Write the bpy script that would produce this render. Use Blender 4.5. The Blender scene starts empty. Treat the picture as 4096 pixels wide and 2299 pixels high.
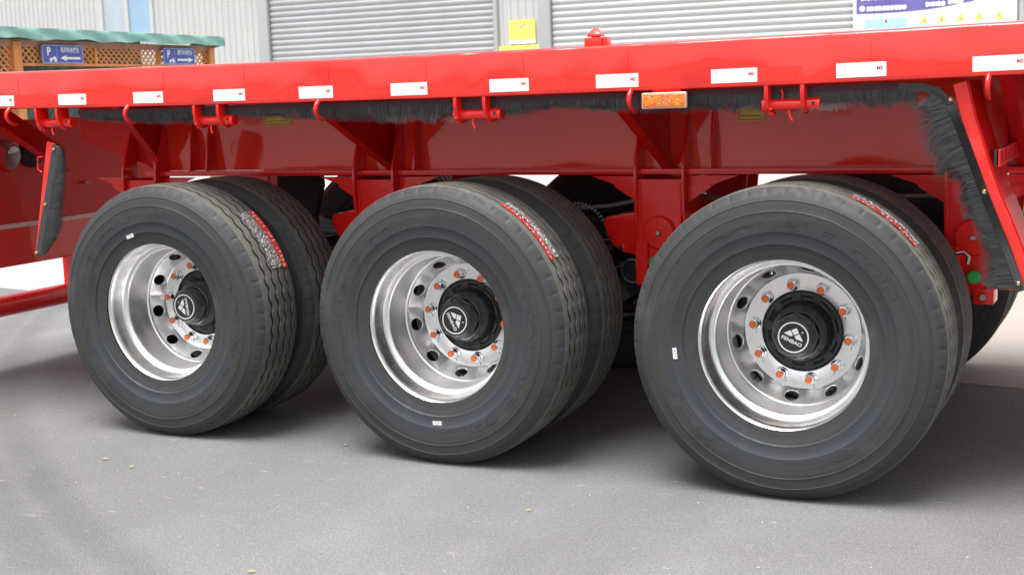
import bpy, bmesh, math, random
from mathutils import Matrix, Vector
R = math.radians
rnd = random.Random(7)
scene = bpy.context.scene
col = scene.collection

# ------------------------------------------------------------------ camera, world, sun, exposure
cam_d = bpy.data.cameras.new("camera")
cam = bpy.data.objects.new("camera", cam_d)
col.objects.link(cam)
cr_ = Vector((0.8972506, 0.44014682, -0.03481575))
cu_ = Vector((-0.03340691, 0.14630537, 0.98867523))
cf_ = Vector((-0.44025599, 0.88592636, -0.14597653))
mw = Matrix.Identity(4)
for i in range(3):
    mw[i][0], mw[i][1], mw[i][2] = cr_[i], cu_[i], -cf_[i]
mw[0][3], mw[1][3], mw[2][3] = 2.498, -4.3718, 1.4175
cam.matrix_world = mw
cam_d.sensor_width = 36.0
cam_d.lens = 36.0 * 5364.55 / 4096.0
cam_d.clip_start = 0.05
cam_d.clip_end = 600
cam_d.dof.use_dof = True
cam_d.dof.focus_distance = 5.5
cam_d.dof.aperture_fstop = 7.0
scene.camera = cam

SUN_EL, SUN_AZ = R(75), R(190)
world = bpy.data.worlds.new("World")
scene.world = world
world.use_nodes = True
wn = world.node_tree
wn.nodes.clear()
sky = wn.nodes.new("ShaderNodeTexSky")
sky.sky_type = 'NISHITA'
sky.sun_disc = False
sky.sun_elevation = SUN_EL
sky.sun_rotation = SUN_AZ
sky.air_density = 1.0
sky.dust_density = 4.0
sky.ozone_density = 1.0
hs = wn.nodes.new("ShaderNodeHueSaturation")
hs.inputs['Saturation'].default_value = 0.22
bgn = wn.nodes.new("ShaderNodeBackground")
bgn.inputs['Strength'].default_value = 0.08
wo = wn.nodes.new("ShaderNodeOutputWorld")
wn.links.new(sky.outputs[0], hs.inputs['Color'])
wn.links.new(hs.outputs[0], bgn.inputs['Color'])
wn.links.new(bgn.outputs[0], wo.inputs['Surface'])

sun_d = bpy.data.lights.new("sun", 'SUN')
sun_d.energy = 1.5
sun_d.angle = R(38)
sun_d.color = (1.0, 0.975, 0.945)
sun = bpy.data.objects.new("sun", sun_d)
col.objects.link(sun)
sdir = Vector((math.sin(SUN_AZ) * math.cos(SUN_EL), math.cos(SUN_AZ) * math.cos(SUN_EL), math.sin(SUN_EL)))
sun.rotation_euler = sdir.to_track_quat('Z', 'Y').to_euler()
sun.location = (0, 0, 20)

vs = scene.view_settings
vs.view_transform = 'Standard'
vs.look = 'None'
vs.gamma = 1.0
vs.use_curve_mapping = False
vs.exposure = 1.68

# ------------------------------------------------------------------ materials
def nodes_of(name):
    m = bpy.data.materials.new(name)
    m.use_nodes = True
    nt = m.node_tree
    b = nt.nodes['Principled BSDF']
    return m, nt, b

def noise(nt, scale, detail=4, rough=0.6, coord='Object', dist=0.0, stretch=None):
    tc = nt.nodes.new('ShaderNodeTexCoord')
    n = nt.nodes.new('ShaderNodeTexNoise')
    n.inputs['Scale'].default_value = scale
    n.inputs['Detail'].default_value = detail
    n.inputs['Roughness'].default_value = rough
    n.inputs['Distortion'].default_value = dist
    if stretch:
        mp = nt.nodes.new('ShaderNodeMapping')
        mp.inputs['Scale'].default_value = stretch
        nt.links.new(tc.outputs[coord], mp.inputs[0])
        nt.links.new(mp.outputs[0], n.inputs['Vector'])
    else:
        nt.links.new(tc.outputs[coord], n.inputs['Vector'])
    return n

def ramp(nt, src, stops):
    r = nt.nodes.new('ShaderNodeValToRGB')
    els = r.color_ramp.elements
    while len(els) < len(stops):
        els.new(0.5)
    for e, (p, c) in zip(els, stops):
        e.position = p
        e.color = (c[0], c[1], c[2], 1) if hasattr(c, '__len__') else (c, c, c, 1)
    nt.links.new(src, r.inputs[0])
    return r

def bump(nt, b, src, strength, dist=0.01, prev=None):
    bp = nt.nodes.new('ShaderNodeBump')
    bp.inputs['Strength'].default_value = strength
    bp.inputs['Distance'].default_value = dist
    nt.links.new(src, bp.inputs['Height'])
    if prev:
        nt.links.new(prev.outputs[0], bp.inputs['Normal'])
    nt.links.new(bp.outputs[0], b.inputs['Normal'])
    return bp

def plain(name, c, rough=0.5, metal=0.0, coat=0.0, vary=0.12, scale=30, bmp=0.0, spec=0.5):
    m, nt, b = nodes_of(name)
    n = noise(nt, scale)
    lo = [x * (1 - vary) for x in c]
    hi = [min(1, x * (1 + vary)) for x in c]
    r = ramp(nt, n.outputs[0], [(0.3, lo), (0.7, hi)])
    nt.links.new(r.outputs[0], b.inputs['Base Color'])
    rr = ramp(nt, n.outputs[0], [(0.3, max(0, rough - 0.06)), (0.7, min(1, rough + 0.06))])
    nt.links.new(rr.outputs[0], b.inputs['Roughness'])
    b.inputs['Metallic'].default_value = metal
    b.inputs['Coat Weight'].default_value = coat
    b.inputs['Coat Roughness'].default_value = 0.05
    b.inputs['Specular IOR Level'].default_value = spec
    if bmp:
        bump(nt, b, n.outputs[0], bmp)
    return m

def paint_mat(name, c, wave=0.05, rough=0.28, coat=0.45, spec=0.32):
    m, nt, b = nodes_of(name)
    b.inputs['Specular IOR Level'].default_value = spec
    n = noise(nt, 7, 5, 0.6)
    r = ramp(nt, n.outputs[0], [(0.3, [x * 0.97 for x in c]), (0.75, [x * 1.03 for x in c])])
    nt.links.new(r.outputs[0], b.inputs['Base Color'])
    n3 = noise(nt, 60, 3, 0.6)
    rr = ramp(nt, n3.outputs[0], [(0.35, rough - 0.01), (0.7, rough + 0.03)])
    nt.links.new(rr.outputs[0], b.inputs['Roughness'])
    b.inputs['Coat Weight'].default_value = coat
    b.inputs['Coat Roughness'].default_value = 0.04
    n2 = noise(nt, 2.6, 1.5, 0.5)
    b1 = bump(nt, b, n2.outputs[0], wave, 0.25)
    nt.links.new(b1.outputs[0], b.inputs['Coat Normal'])
    return m

M = {}
M['red'] = paint_mat('red_paint', (0.80, 0.014, 0.011))
M['red_side'] = paint_mat('red_side_rail_paint', (0.84, 0.026, 0.018), wave=0.30, rough=0.3, coat=0.8)
M['red_shaded'] = paint_mat('red_paint_shaded', (0.58, 0.006, 0.006), wave=0.02, rough=0.38, coat=0.1, spec=0.2)  # same red paint, darker and less glossy: under-deck shade put into the colour
M['red_web'] = paint_mat('red_beam_paint', (0.88, 0.028, 0.010), wave=0.03, rough=0.14, coat=1.0)
M['black_paint'] = plain('black_metal_paint', (0.012, 0.012, 0.012), 0.35, coat=0.3)
M['dull_black'] = plain('dull_black_rubber', (0.02, 0.02, 0.021), 0.7)
M['strip'] = plain('grey_rubber_strip', (0.045, 0.048, 0.05), 0.55, scale=80)
M['bristle'] = plain('black_nylon_bristle', (0.045, 0.047, 0.049), 0.45, vary=0.3)
M['bristle_root'] = plain('tan_bristle_root', (0.10, 0.09, 0.06), 0.5)
M['chrome'] = plain('chrome', (0.75, 0.75, 0.76), 0.1, metal=1.0, vary=0.04)
M['brass'] = plain('brass_plated_bolt', (0.75, 0.60, 0.33), 0.25, metal=1.0)
M['steel'] = plain('bare_steel', (0.45, 0.44, 0.42), 0.35, metal=1.0)
M['orange_cap'] = plain('orange_plastic_nut_cap', (0.85, 0.17, 0.035), 0.4, vary=0.35, scale=120)
M['white'] = plain('white_print', (0.85, 0.85, 0.85), 0.4, vary=0.03)
M['tape_white'] = plain('white_reflective_film', (0.92, 0.92, 0.9), 0.25, vary=0.03, coat=0.5)
M['tape_red'] = plain('red_reflective_film', (0.86, 0.028, 0.02), 0.28, vary=0.05, coat=0.9)
M['ink_red'] = plain('red_ink', (0.6, 0.03, 0.03), 0.5)
M['ink_grey'] = plain('grey_ink', (0.35, 0.35, 0.35), 0.5)
M['ink_black'] = plain('black_ink', (0.02, 0.02, 0.02), 0.5)
M['green'] = plain('green_plastic', (0.03, 0.42, 0.08), 0.35)
M['yellow_lbl'] = plain('yellow_warning_film', (0.75, 0.55, 0.10), 0.35)
M['white_metal'] = plain('white_corrugated_metal', (0.52, 0.52, 0.515), 0.45, vary=0.04, scale=2)
M['shutter'] = plain('grey_shutter_metal', (0.40, 0.40, 0.415), 0.4, vary=0.05, scale=1.5)
M['shutter2'] = plain('white_shutter_metal', (0.50, 0.50, 0.50), 0.4, vary=0.04, scale=1.5)
M['jamb'] = plain('light_grey_jamb_metal', (0.38, 0.39, 0.39), 0.4, vary=0.04)
M['wood'] = plain('orange_stained_wood', (0.68, 0.26, 0.075), 0.5, vary=0.2, scale=6)
M['wood_dark'] = plain('brown_stained_wood', (0.36, 0.17, 0.10), 0.5, vary=0.25, scale=6)
M['sign_blue'] = plain('blue_sign_film', (0.06, 0.09, 0.40), 0.4, vary=0.05)
M['sign_pale'] = plain('pale_blue_sign_edge', (0.25, 0.30, 0.60), 0.4)
M['yellow'] = plain('yellow_poster', (0.85, 0.80, 0.15), 0.5, vary=0.05)
M['board_purple'] = plain('purple_blue_print', (0.16, 0.14, 0.42), 0.4, vary=0.2, scale=2)
M['board_cyan'] = plain('cyan_print', (0.42, 0.80, 0.88), 0.4, vary=0.05)
M['lime'] = plain('yellow_green_print', (0.72, 0.80, 0.16), 0.5)
M['panel_grey'] = plain('grey_plastic_housing', (0.25, 0.24, 0.22), 0.35)
M['silver_film'] = None

def rubber():
    m, nt, b = nodes_of('tyre_rubber')
    tc = nt.nodes.new('ShaderNodeTexCoord')
    sep = nt.nodes.new('ShaderNodeSeparateXYZ')
    nt.links.new(tc.outputs['Object'], sep.inputs[0])
    # radius and angle so that dust sits in rings
    def mth(op, a, bb=None, v=None):
        n = nt.nodes.new('ShaderNodeMath'); n.operation = op
        nt.links.new(a, n.inputs[0])
        if bb is not None: nt.links.new(bb, n.inputs[1])
        if v is not None: n.inputs[1].default_value = v
        return n.outputs[0]
    x2 = mth('MULTIPLY', sep.outputs[0], sep.outputs[0])
    z2 = mth('MULTIPLY', sep.outputs[2], sep.outputs[2])
    rad = mth('SQRT', mth('ADD', x2, z2))
    ang = mth('ARCTAN2', sep.outputs[2], sep.outputs[0])
    cmb = nt.nodes.new('ShaderNodeCombineXYZ')
    nt.links.new(mth('MULTIPLY', rad, v=60.0), cmb.inputs[0])
    nt.links.new(mth('MULTIPLY', ang, v=1.6), cmb.inputs[1])
    nt.links.new(mth('MULTIPLY', sep.outputs[1], v=12.0), cmb.inputs[2])
    n = nt.nodes.new('ShaderNodeTexNoise')
    n.inputs['Scale'].default_value = 1.0
    n.inputs['Detail'].default_value = 5
    nt.links.new(cmb.outputs[0], n.inputs['Vector'])
    base = ramp(nt, n.outputs[0], [(0.28, (0.030, 0.030, 0.031)), (0.72, (0.048, 0.048, 0.048))])
    # dust patches
    n2 = noise(nt, 5.5, 6, 0.65)
    dm = ramp(nt, n2.outputs[0], [(0.55, 0.0), (0.85, 0.30)])
    mx = nt.nodes.new('ShaderNodeMixRGB'); mx.inputs[2].default_value = (0.155, 0.15, 0.14, 1)
    nt.links.new(dm.outputs[0], mx.inputs[0]); nt.links.new(base.outputs[0], mx.inputs[1])
    # bluish tint in broad rings
    n3 = noise(nt, 1.7, 3, 0.5)
    ring = nt.nodes.new('ShaderNodeMath'); ring.operation = 'SINE'
    nt.links.new(mth('MULTIPLY', rad, v=21.0), ring.inputs[0])
    rr = mth('MULTIPLY', mth('ADD', ring.outputs[0], v=1.0), n3.outputs[0])
    bl = ramp(nt, rr, [(0.85, 0.0), (1.0, 0.34)])
    mx2 = nt.nodes.new('ShaderNodeMixRGB'); mx2.inputs[2].default_value = (0.036, 0.046, 0.072, 1)
    nt.links.new(bl.outputs[0], mx2.inputs[0]); nt.links.new(mx.outputs[0], mx2.inputs[1])
    nt.links.new(mx2.outputs[0], b.inputs['Base Color'])
    n4 = noise(nt, 40, 4, 0.6)
    rg = ramp(nt, n4.outputs[0], [(0.3, 0.50), (0.7, 0.72)])
    nt.links.new(rg.outputs[0], b.inputs['Roughness'])
    n5 = noise(nt, 160, 5, 0.7)
    b.inputs['Specular IOR Level'].default_value = 0.4
    b1 = bump(nt, b, n5.outputs[0], 0.22, 0.002)
    b2 = bump(nt, b, n.outputs[0], 0.14, 0.004, b1)
    return m
M['rubber'] = rubber()

def tread_dust():
    m, nt, b = nodes_of('dusty_tread_rubber')
    n = noise(nt, 9, 6, 0.7)
    r = ramp(nt, n.outputs[0], [(0.3, (0.085, 0.085, 0.08)), (0.55, (0.13, 0.13, 0.11)), (0.75, (0.185, 0.18, 0.15))])
    nt.links.new(r.outputs[0], b.inputs['Base Color'])
    b.inputs['Roughness'].default_value = 0.75
    n5 = noise(nt, 120, 5, 0.7)
    bump(nt, b, n5.outputs[0], 0.35, 0.003)
    return m
M['tread'] = tread_dust()

def alu(name, rough, c=(0.80, 0.80, 0.81)):
    m, nt, b = nodes_of(name)
    tc = nt.nodes.new('ShaderNodeTexCoord')
    sep = nt.nodes.new('ShaderNodeSeparateXYZ')
    nt.links.new(tc.outputs['Object'], sep.inputs[0])
    n0 = noise(nt, 14, 3, 0.5)
    r0 = ramp(nt, n0.outputs[0], [(0.3, [x * 0.95 for x in c]), (0.7, c)])
    nt.links.new(r0.outputs[0], b.inputs['Base Color'])
    n1 = noise(nt, 22, 3, 0.5)
    rr = ramp(nt, n1.outputs[0], [(0.3, rough * 0.85), (0.75, rough * 1.2)])
    nt.links.new(rr.outputs[0], b.inputs['Roughness'])
    b.inputs['Metallic'].default_value = 1.0
    # fine turning marks that run round the axis: noise stretched along y and radius
    cmb = nt.nodes.new('ShaderNodeCombineXYZ')
    a = nt.nodes.new('ShaderNodeMath'); a.operation = 'MULTIPLY'; nt.links.new(sep.outputs[0], a.inputs[0]); nt.links.new(sep.outputs[0], a.inputs[1])
    c2 = nt.nodes.new('ShaderNodeMath'); c2.operation = 'MULTIPLY'; nt.links.new(sep.outputs[2], c2.inputs[0]); nt.links.new(sep.outputs[2], c2.inputs[1])
    s = nt.nodes.new('ShaderNodeMath'); s.operation = 'ADD'; nt.links.new(a.outputs[0], s.inputs[0]); nt.links.new(c2.outputs[0], s.inputs[1])
    q = nt.nodes.new('ShaderNodeMath'); q.operation = 'SQRT'; nt.links.new(s.outputs[0], q.inputs[0])
    nt.links.new(q.outputs[0], cmb.inputs[0]); nt.links.new(sep.outputs[1], cmb.inputs[1])
    n2 = nt.nodes.new('ShaderNodeTexNoise'); n2.inputs['Scale'].default_value = 420; n2.inputs['Detail'].default_value = 2
    nt.links.new(cmb.outputs[0], n2.inputs['Vector'])
    bump(nt, b, n2.outputs[0], 0.02, 0.0005)
    return m
M['alu'] = alu('polished_aluminium', 0.24, (0.90, 0.89, 0.88))
M['alu_satin'] = alu('satin_aluminium', 0.40, (0.90, 0.90, 0.905))

def asphalt():
    m, nt, b = nodes_of('asphalt')
    n1 = noise(nt, 150, 3, 0.75)
    n2 = noise(nt, 48, 5, 0.75)
    n3 = noise(nt, 0.55, 5, 0.55, stretch=(1.0, 0.35, 1))
    n4 = noise(nt, 2.3, 4, 0.6)
    r1 = ramp(nt, n1.outputs[0], [(0.30, 0.095), (0.45, 0.165), (0.58, 0.200), (0.70, 0.34)])
    r2 = ramp(nt, n2.outputs[0], [(0.3, 0.86), (0.7, 1.12)])
    r3 = ramp(nt, n3.outputs[0], [(0.33, 0.80), (0.68, 1.14)])
    r4 = ramp(nt, n4.outputs[0], [(0.35, 0.93), (0.7, 1.06)])
    def mul(a, c):
        x = nt.nodes.new('ShaderNodeMixRGB'); x.blend_type = 'MULTIPLY'; x.inputs[0].default_value = 1
        nt.links.new(a, x.inputs[1]); nt.links.new(c, x.inputs[2]); return x.outputs[0]
    o = mul(mul(mul(r1.outputs[0], r2.outputs[0]), r3.outputs[0]), r4.outputs[0])
    # pale scuffs, small and elongated
    n5 = noise(nt, 9, 3, 0.55, stretch=(1.0, 5.0, 1))
    r5 = ramp(nt, n5.outputs[0], [(0.66, 0.0), (0.73, 0.5)])
    mx = nt.nodes.new('ShaderNodeMixRGB'); mx.inputs[2].default_value = (0.42, 0.41, 0.39, 1)
    nt.links.new(r5.outputs[0], mx.inputs[0]); nt.links.new(o, mx.inputs[1])
    # two faint curved tyre tracks running off to the left
    tc = nt.nodes.new('ShaderNodeTexCoord'); sp = nt.nodes.new('ShaderNodeSeparateXYZ'); nt.links.new(tc.outputs['Object'], sp.inputs[0])
    def M2(op, a, b_):
        n = nt.nodes.new('ShaderNodeMath'); n.operation = op
        for i_, q in enumerate((a, b_)):
            if isinstance(q, (int, float)): n.inputs[i_].default_value = q
            else: nt.links.new(q, n.inputs[i_])
        return n.outputs[0]
    xx = M2('ADD', sp.outputs[0], 1.3); yy = M2('ADD', sp.outputs[1], 0.7)
    ss = M2('SUBTRACT', M2('MULTIPLY', xx, 0.816), M2('MULTIPLY', yy, 0.578))
    ww = M2('ADD', M2('ADD', M2('MULTIPLY', xx, 0.578), M2('MULTIPLY', yy, 0.816)), M2('MULTIPLY', M2('MULTIPLY', ss, ss), -0.04))
    nw = noise(nt, 1.6, 4, 0.6)
    ww = M2('ADD', ww, M2('MULTIPLY', M2('SUBTRACT', nw.outputs[0], 0.5), 0.10))
    trk = ramp(nt, M2('ADD', ww, 0.5), [(0.10, 1.0), (0.21, 0.84), (0.30, 0.83), (0.36, 0.92), (0.41, 0.81), (0.47, 0.80), (0.58, 1.0)])
    fin = mul(mx.outputs[0], trk.outputs[0])
    nt.links.new(fin, b.inputs['Base Color'])
    b.inputs['Roughness'].default_value = 0.85
    b.inputs['Specular IOR Level'].default_value = 0.3
    b1 = bump(nt, b, n1.outputs[0], 0.55, 0.004)
    bump(nt, b, n2.outputs[0], 0.35, 0.006, b1)
    return m
M['asphalt'] = asphalt()

def concrete():
    m, nt, b = nodes_of('pale_concrete')
    n1 = noise(nt, 60, 5, 0.7)
    n2 = noise(nt, 0.8, 4, 0.6)
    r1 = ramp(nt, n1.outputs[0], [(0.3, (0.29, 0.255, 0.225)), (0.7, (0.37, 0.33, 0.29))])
    r2 = ramp(nt, n2.outputs[0], [(0.3, 0.88), (0.7, 1.08)])
    x = nt.nodes.new('ShaderNodeMixRGB'); x.blend_type = 'MULTIPLY'; x.inputs[0].default_value = 1
    # greyer to the left, warmer to the right
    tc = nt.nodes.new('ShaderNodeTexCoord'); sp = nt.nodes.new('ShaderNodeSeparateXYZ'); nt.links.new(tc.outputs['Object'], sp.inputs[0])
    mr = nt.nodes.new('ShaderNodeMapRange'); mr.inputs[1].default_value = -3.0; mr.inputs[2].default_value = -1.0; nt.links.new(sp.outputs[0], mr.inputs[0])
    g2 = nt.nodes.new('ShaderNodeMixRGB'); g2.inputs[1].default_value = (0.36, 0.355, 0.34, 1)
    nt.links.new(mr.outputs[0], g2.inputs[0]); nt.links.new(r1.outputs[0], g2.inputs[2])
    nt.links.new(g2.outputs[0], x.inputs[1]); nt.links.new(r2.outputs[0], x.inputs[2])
    nt.links.new(x.outputs[0], b.inputs['Base Color'])
    b.inputs['Roughness'].default_value = 0.9
    bump(nt, b, n1.outputs[0], 0.3, 0.004)
    return m
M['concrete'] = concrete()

def tarp():
    m, nt, b = nodes_of('pale_green_tarpaulin')
    n = noise(nt, 3.5, 5, 0.65)
    r = ramp(nt, n.outputs[0], [(0.3, (0.14, 0.32, 0.265)), (0.7, (0.24, 0.43, 0.385))])
    nt.links.new(r.outputs[0], b.inputs['Base Color'])
    b.inputs['Roughness'].default_value = 0.42
    n2 = noise(nt, 14, 4, 0.6)
    bump(nt, b, n2.outputs[0], 0.4, 0.03)
    return m
M['tarp'] = tarp()

def film(name, c, al, r_=0.12, sc=70):
    m, nt, b = nodes_of(name)
    n = noise(nt, sc, 5, 0.75, dist=1.5)
    r = ramp(nt, n.outputs[0], [(0.42, [x * 0.25 for x in c]), (0.58, c)])
    nt.links.new(r.outputs[0], b.inputs['Base Color'])
    b.inputs['Roughness'].default_value = r_
    b.inputs['Metallic'].default_value = al
    bump(nt, b, n.outputs[0], 1.0, 0.006)
    return m
M['silver_film'] = film('crinkled_clear_film', (0.72, 0.73, 0.74), 0.5)
M['red_sticker'] = film('red_sticker_film', (0.85, 0.06, 0.05), 0.0, 0.25, 25)
for e in M['red_sticker'].node_tree.nodes:
    if e.type == 'VALTORGB':
        e.color_ramp.elements[0].color = (0.70, 0.045, 0.04, 1)
    if e.type == 'BUMP':
        e.inputs['Strength'].default_value = 0.25
M['lens'] = film('amber_lens', (0.95, 0.30, 0.03), 0.0, 0.12, 45)
for e in M['lens'].node_tree.nodes:
    if e.type == 'VALTORGB':
        e.color_ramp.elements[0].color = (0.80, 0.13, 0.01, 1)
M['clear_edge'] = plain('pale_pink_plastic_rim', (0.75, 0.42, 0.30), 0.25, coat=1.0)
M['glass'] = plain('window_glass_blue_reflection', (0.30, 0.46, 0.62), 0.08, vary=0.08, scale=1.0, spec=0.8)  # blue sky reflection put into the pane colour
M['glass2'] = plain('window_glass_grey_reflection', (0.42, 0.48, 0.54), 0.1, vary=0.08, scale=1.0, spec=0.8)  # greyer sky reflection put into this pane's colour
M['leaf'] = plain('dry_yellow_leaf', (0.55, 0.42, 0.16), 0.6)

# ------------------------------------------------------------------ mesh helper
class MB:
    def __init__(s):
        s.v, s.f, s.mi, s.cur = [], [], [], 0
    def mat(s, i): s.cur = i; return s
    def add(s, vs, fs):
        o = len(s.v); s.v += [tuple(p) for p in vs]
        for f in fs:
            s.f.append(tuple(o + i for i in f)); s.mi.append(s.cur)
        return s
    def box(s, x0, x1, y0, y1, z0, z1):
        vs = [(x, y, z) for x in (x0, x1) for y in (y0, y1) for z in (z0, z1)]
        return s.add(vs, [(0, 1, 3, 2), (4, 6, 7, 5), (0, 4, 5, 1), (2, 3, 7, 6), (0, 2, 6, 4), (1, 5, 7, 3)])
    def prism(s, pts, a, b_, axis='y'):
        """polygon in a plane, extruded from a to b_ along axis; pts are (x,z) for y, (y,z) for x, (x,y) for z"""
        n = len(pts)
        def P(p, t):
            return {'y': (p[0], t, p[1]), 'x': (t, p[0], p[1]), 'z': (p[0], p[1], t)}[axis]
        vs = [P(p, a) for p in pts] + [P(p, b_) for p in pts]
        fs = [tuple(range(n))[::-1], tuple(range(n, 2 * n))] + [(i, (i + 1) % n, n + (i + 1) % n, n + i) for i in range(n)]
        return s.add(vs, fs)
    def tube(s, pts, r, n=10, cap=True):
        pts = [Vector(p) for p in pts]
        rs = r if hasattr(r, '__len__') else [r] * len(pts)
        vs, fs = [], []
        up = None
        for i, p in enumerate(pts):
            t = (pts[min(i + 1, len(pts) - 1)] - pts[max(i - 1, 0)]).normalized()
            if up is None:
                up = t.orthogonal().normalized()
            up = (up - t * up.dot(t)).normalized()
            w = t.cross(up)
            for k in range(n):
                a = 2 * math.pi * k / n
                vs.append(p + (up * math.cos(a) + w * math.sin(a)) * rs[i])
        for i in range(len(pts) - 1):
            for k in range(n):
                fs.append((i * n + k, i * n + (k + 1) % n, (i + 1) * n + (k + 1) % n, (i + 1) * n + k))
        if cap:
            fs.append(tuple(range(n))[::-1]); fs.append(tuple((len(pts) - 1) * n + k for k in range(n)))
        return s.add(vs, fs)
    def lathe(s, prof, n=64, closed=False, c=(0, 0, 0), mats=None):
        """prof: (r, y) revolved about the y axis"""
        vs, fs, m = [], [], len(prof)
        for k in range(n):
            a = 2 * math.pi * k / n
            for (r, y) in prof:
                vs.append((c[0] + r * math.cos(a), c[1] + y, c[2] + r * math.sin(a)))
        o = s.cur
        idx = []
        for k in range(n):
            for j in range(m if closed else m - 1):
                j2 = (j + 1) % m; k2 = (k + 1) % n
                fs.append((k * m + j, k * m + j2, k2 * m + j2, k2 * m + j)); idx.append(j)
        st = len(s.mi)
        s.add(vs, fs)
        if mats:
            for i, j in enumerate(idx): s.mi[st + i] = mats(j)
        return s
    def disc(s, c, r, n=32, y=None, ang0=0):
        vs = [(c[0] + r * math.cos(2 * math.pi * k / n + ang0), c[1], c[2] + r * math.sin(2 * math.pi * k / n + ang0)) for k in range(n)]
        return s.add(vs, [tuple(range(n))])
    def mesh(s, name, mats, smooth=None):
        me = bpy.data.meshes.new(name)
        me.from_pydata(s.v, [], s.f)
        for m in (mats if isinstance(mats, (list, tuple)) else [mats]):
            me.materials.append(m)
        me.polygons.foreach_set('material_index', s.mi)
        bm = bmesh.new(); bm.from_mesh(me)
        bmesh.ops.recalc_face_normals(bm, faces=bm.faces)
        if smooth:
            lim = R(smooth)
            for f in bm.faces: f.smooth = True
            for e in bm.edges:
                if len(e.link_faces) == 2:
                    e.smooth = e.calc_face_angle(0) < lim
        bm.to_mesh(me); bm.free()
        return me
    def build(s, name, mats, parent=None, smooth=None, **kw):
        return put(name, s.mesh(name, mats, smooth), parent, **kw)

ORIG = {}
def put(name, me, parent=None, loc=None, rot=None, local=False, **props):
    o = bpy.data.objects.new(name, me)
    col.objects.link(o)
    if parent is not None:
        o.parent = parent
        if not local:
            o.matrix_parent_inverse = Matrix.Translation(-Vector(ORIG.get(parent.name, (0, 0, 0))))
    if loc: o.location = loc
    if rot: o.rotation_euler = rot
    for k, v in props.items(): o[k] = v
    return o

def root(name, label, cat, loc, group=None):
    o = bpy.data.objects.new(name, None); col.objects.link(o)
    o.location = loc; ORIG[o.name] = loc
    o['label'] = label; o['category'] = cat
    if group: o['group'] = group
    return o

def bevel(me, w=0.002, seg=2, ang=30):
    bm = bmesh.new(); bm.from_mesh(me)
    bmesh.ops.remove_doubles(bm, verts=bm.verts, dist=1e-5)
    es = [e for e in bm.edges if len(e.link_faces) == 2 and e.calc_face_angle(0) > R(ang)]
    bmesh.ops.bevel(bm, geom=es, offset=w, segments=seg, affect='EDGES', profile=0.6, clamp_overlap=True)
    for f in bm.faces: f.smooth = True
    for e in bm.edges:
        if len(e.link_faces) == 2: e.smooth = e.calc_face_angle(0) < R(18)
    bm.to_mesh(me); bm.free()
    return me

_tc = {}
def text_geo(txt, size=1.0, bold=0.0, align='CENTER', spacing=1.0):
    key = (txt, bold, align, spacing)
    if key not in _tc:
        cu = bpy.data.curves.new('lettering', 'FONT')
        cu.body = txt; cu.align_x = align; cu.align_y = 'CENTER'
        cu.offset = bold; cu.resolution_u = 3; cu.space_character = spacing
        ob = bpy.data.objects.new('lettering', cu); col.objects.link(ob)
        bpy.context.view_layer.update()
        dg = bpy.context.evaluated_depsgraph_get()
        me = bpy.data.meshes.new_from_object(ob.evaluated_get(dg))
        _tc[key] = ([tuple(v.co) for v in me.vertices], [tuple(p.vertices) for p in me.polygons])
        bpy.data.objects.remove(ob); bpy.data.curves.remove(cu); bpy.data.meshes.remove(me)
    vs, fs = _tc[key]
    return [(v[0] * size, v[1] * size) for v in vs], fs

def sag(x): return 0.003 * x * x

# ------------------------------------------------------------------ ground
g = MB(); g.add([(-160, -120, 0), (160, -120, 0), (160, 200, 0), (-160, 200, 0)], [(0, 1, 2, 3)])
g.build('ground', M['asphalt'], kind='structure')
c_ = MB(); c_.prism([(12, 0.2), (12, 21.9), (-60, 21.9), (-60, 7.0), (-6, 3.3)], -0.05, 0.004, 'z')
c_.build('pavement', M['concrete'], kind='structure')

# ------------------------------------------------------------------ warehouse
WY = 22.0
wh = root('warehouse', 'white corrugated metal warehouse with two big roller shutters behind the red trailer', 'building', (-10, WY, 0))
def corr_panel(w, h):
    b = MB(); pitch = 0.155; n = max(1, round(w / pitch)); p = w / n
    xs = []
    for i in range(n):
        x = i * p
        xs += [(x, 0), (x + p * 0.42, 0), (x + p * 0.56, -0.028), (x + p * 0.86, -0.028)]
    xs.append((w, 0))
    vs = [(x, y, 0) for x, y in xs] + [(x, y, h) for x, y in xs]
    k = len(xs)
    fs = [(i, i + 1, k + i + 1, k + i) for i in range(k - 1)]
    b.add(vs, fs)
    b.add([(0, 0.04, 0), (w, 0.04, 0), (w, 0.04, h), (0, 0.04, h)], [(0, 1, 2, 3)])
    return b
pm = corr_panel(0.93, 7.0).mesh('wall_panel', M['white_metal'])
def wallrun(x0, x1, z0=0.0, z1=7.0):
    n = max(1, round((x1 - x0) / 0.93)); w = (x1 - x0) / n
    for i in range(n):
        o = put('wall_panel', pm, wh, loc=(x0 + i * w, WY, z0))
        o.scale = (w / 0.93, 1, (z1 - z0) / 7.0)
wallrun(-40, -21.93); wallrun(-20.18, -17.02)
wallrun(-21.93, -20.18, 0, 3.0); wallrun(-21.93, -20.18, 5.2, 7.0)
wallrun(-10.75, -9.67)
wallrun(-16.98, -10.75, 4.55, 7.0); wallrun(-9.67, -3.05, 4.55, 7.0); wallrun(-3.05, 14, 0, 7.0)
def jamb(x0, x1):
    b = MB(); b.box(x0, x1, WY - 0.09, WY + 0.02, 0, 4.6)
    me = bevel(b.mesh('door_jamb', M['jamb']), 0.01)
    put('door_jamb', me, wh)
jamb(-17.02, -16.73); jamb(-10.80, -10.70); jamb(-9.72, -9.45); jamb(-3.09, -2.98)
h_ = MB(); h_.box(-17.02, -10.7, WY - 0.1, WY + 0.02, 4.42, 4.7); h_.build('shutter_hood', M['jamb'], wh)
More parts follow.
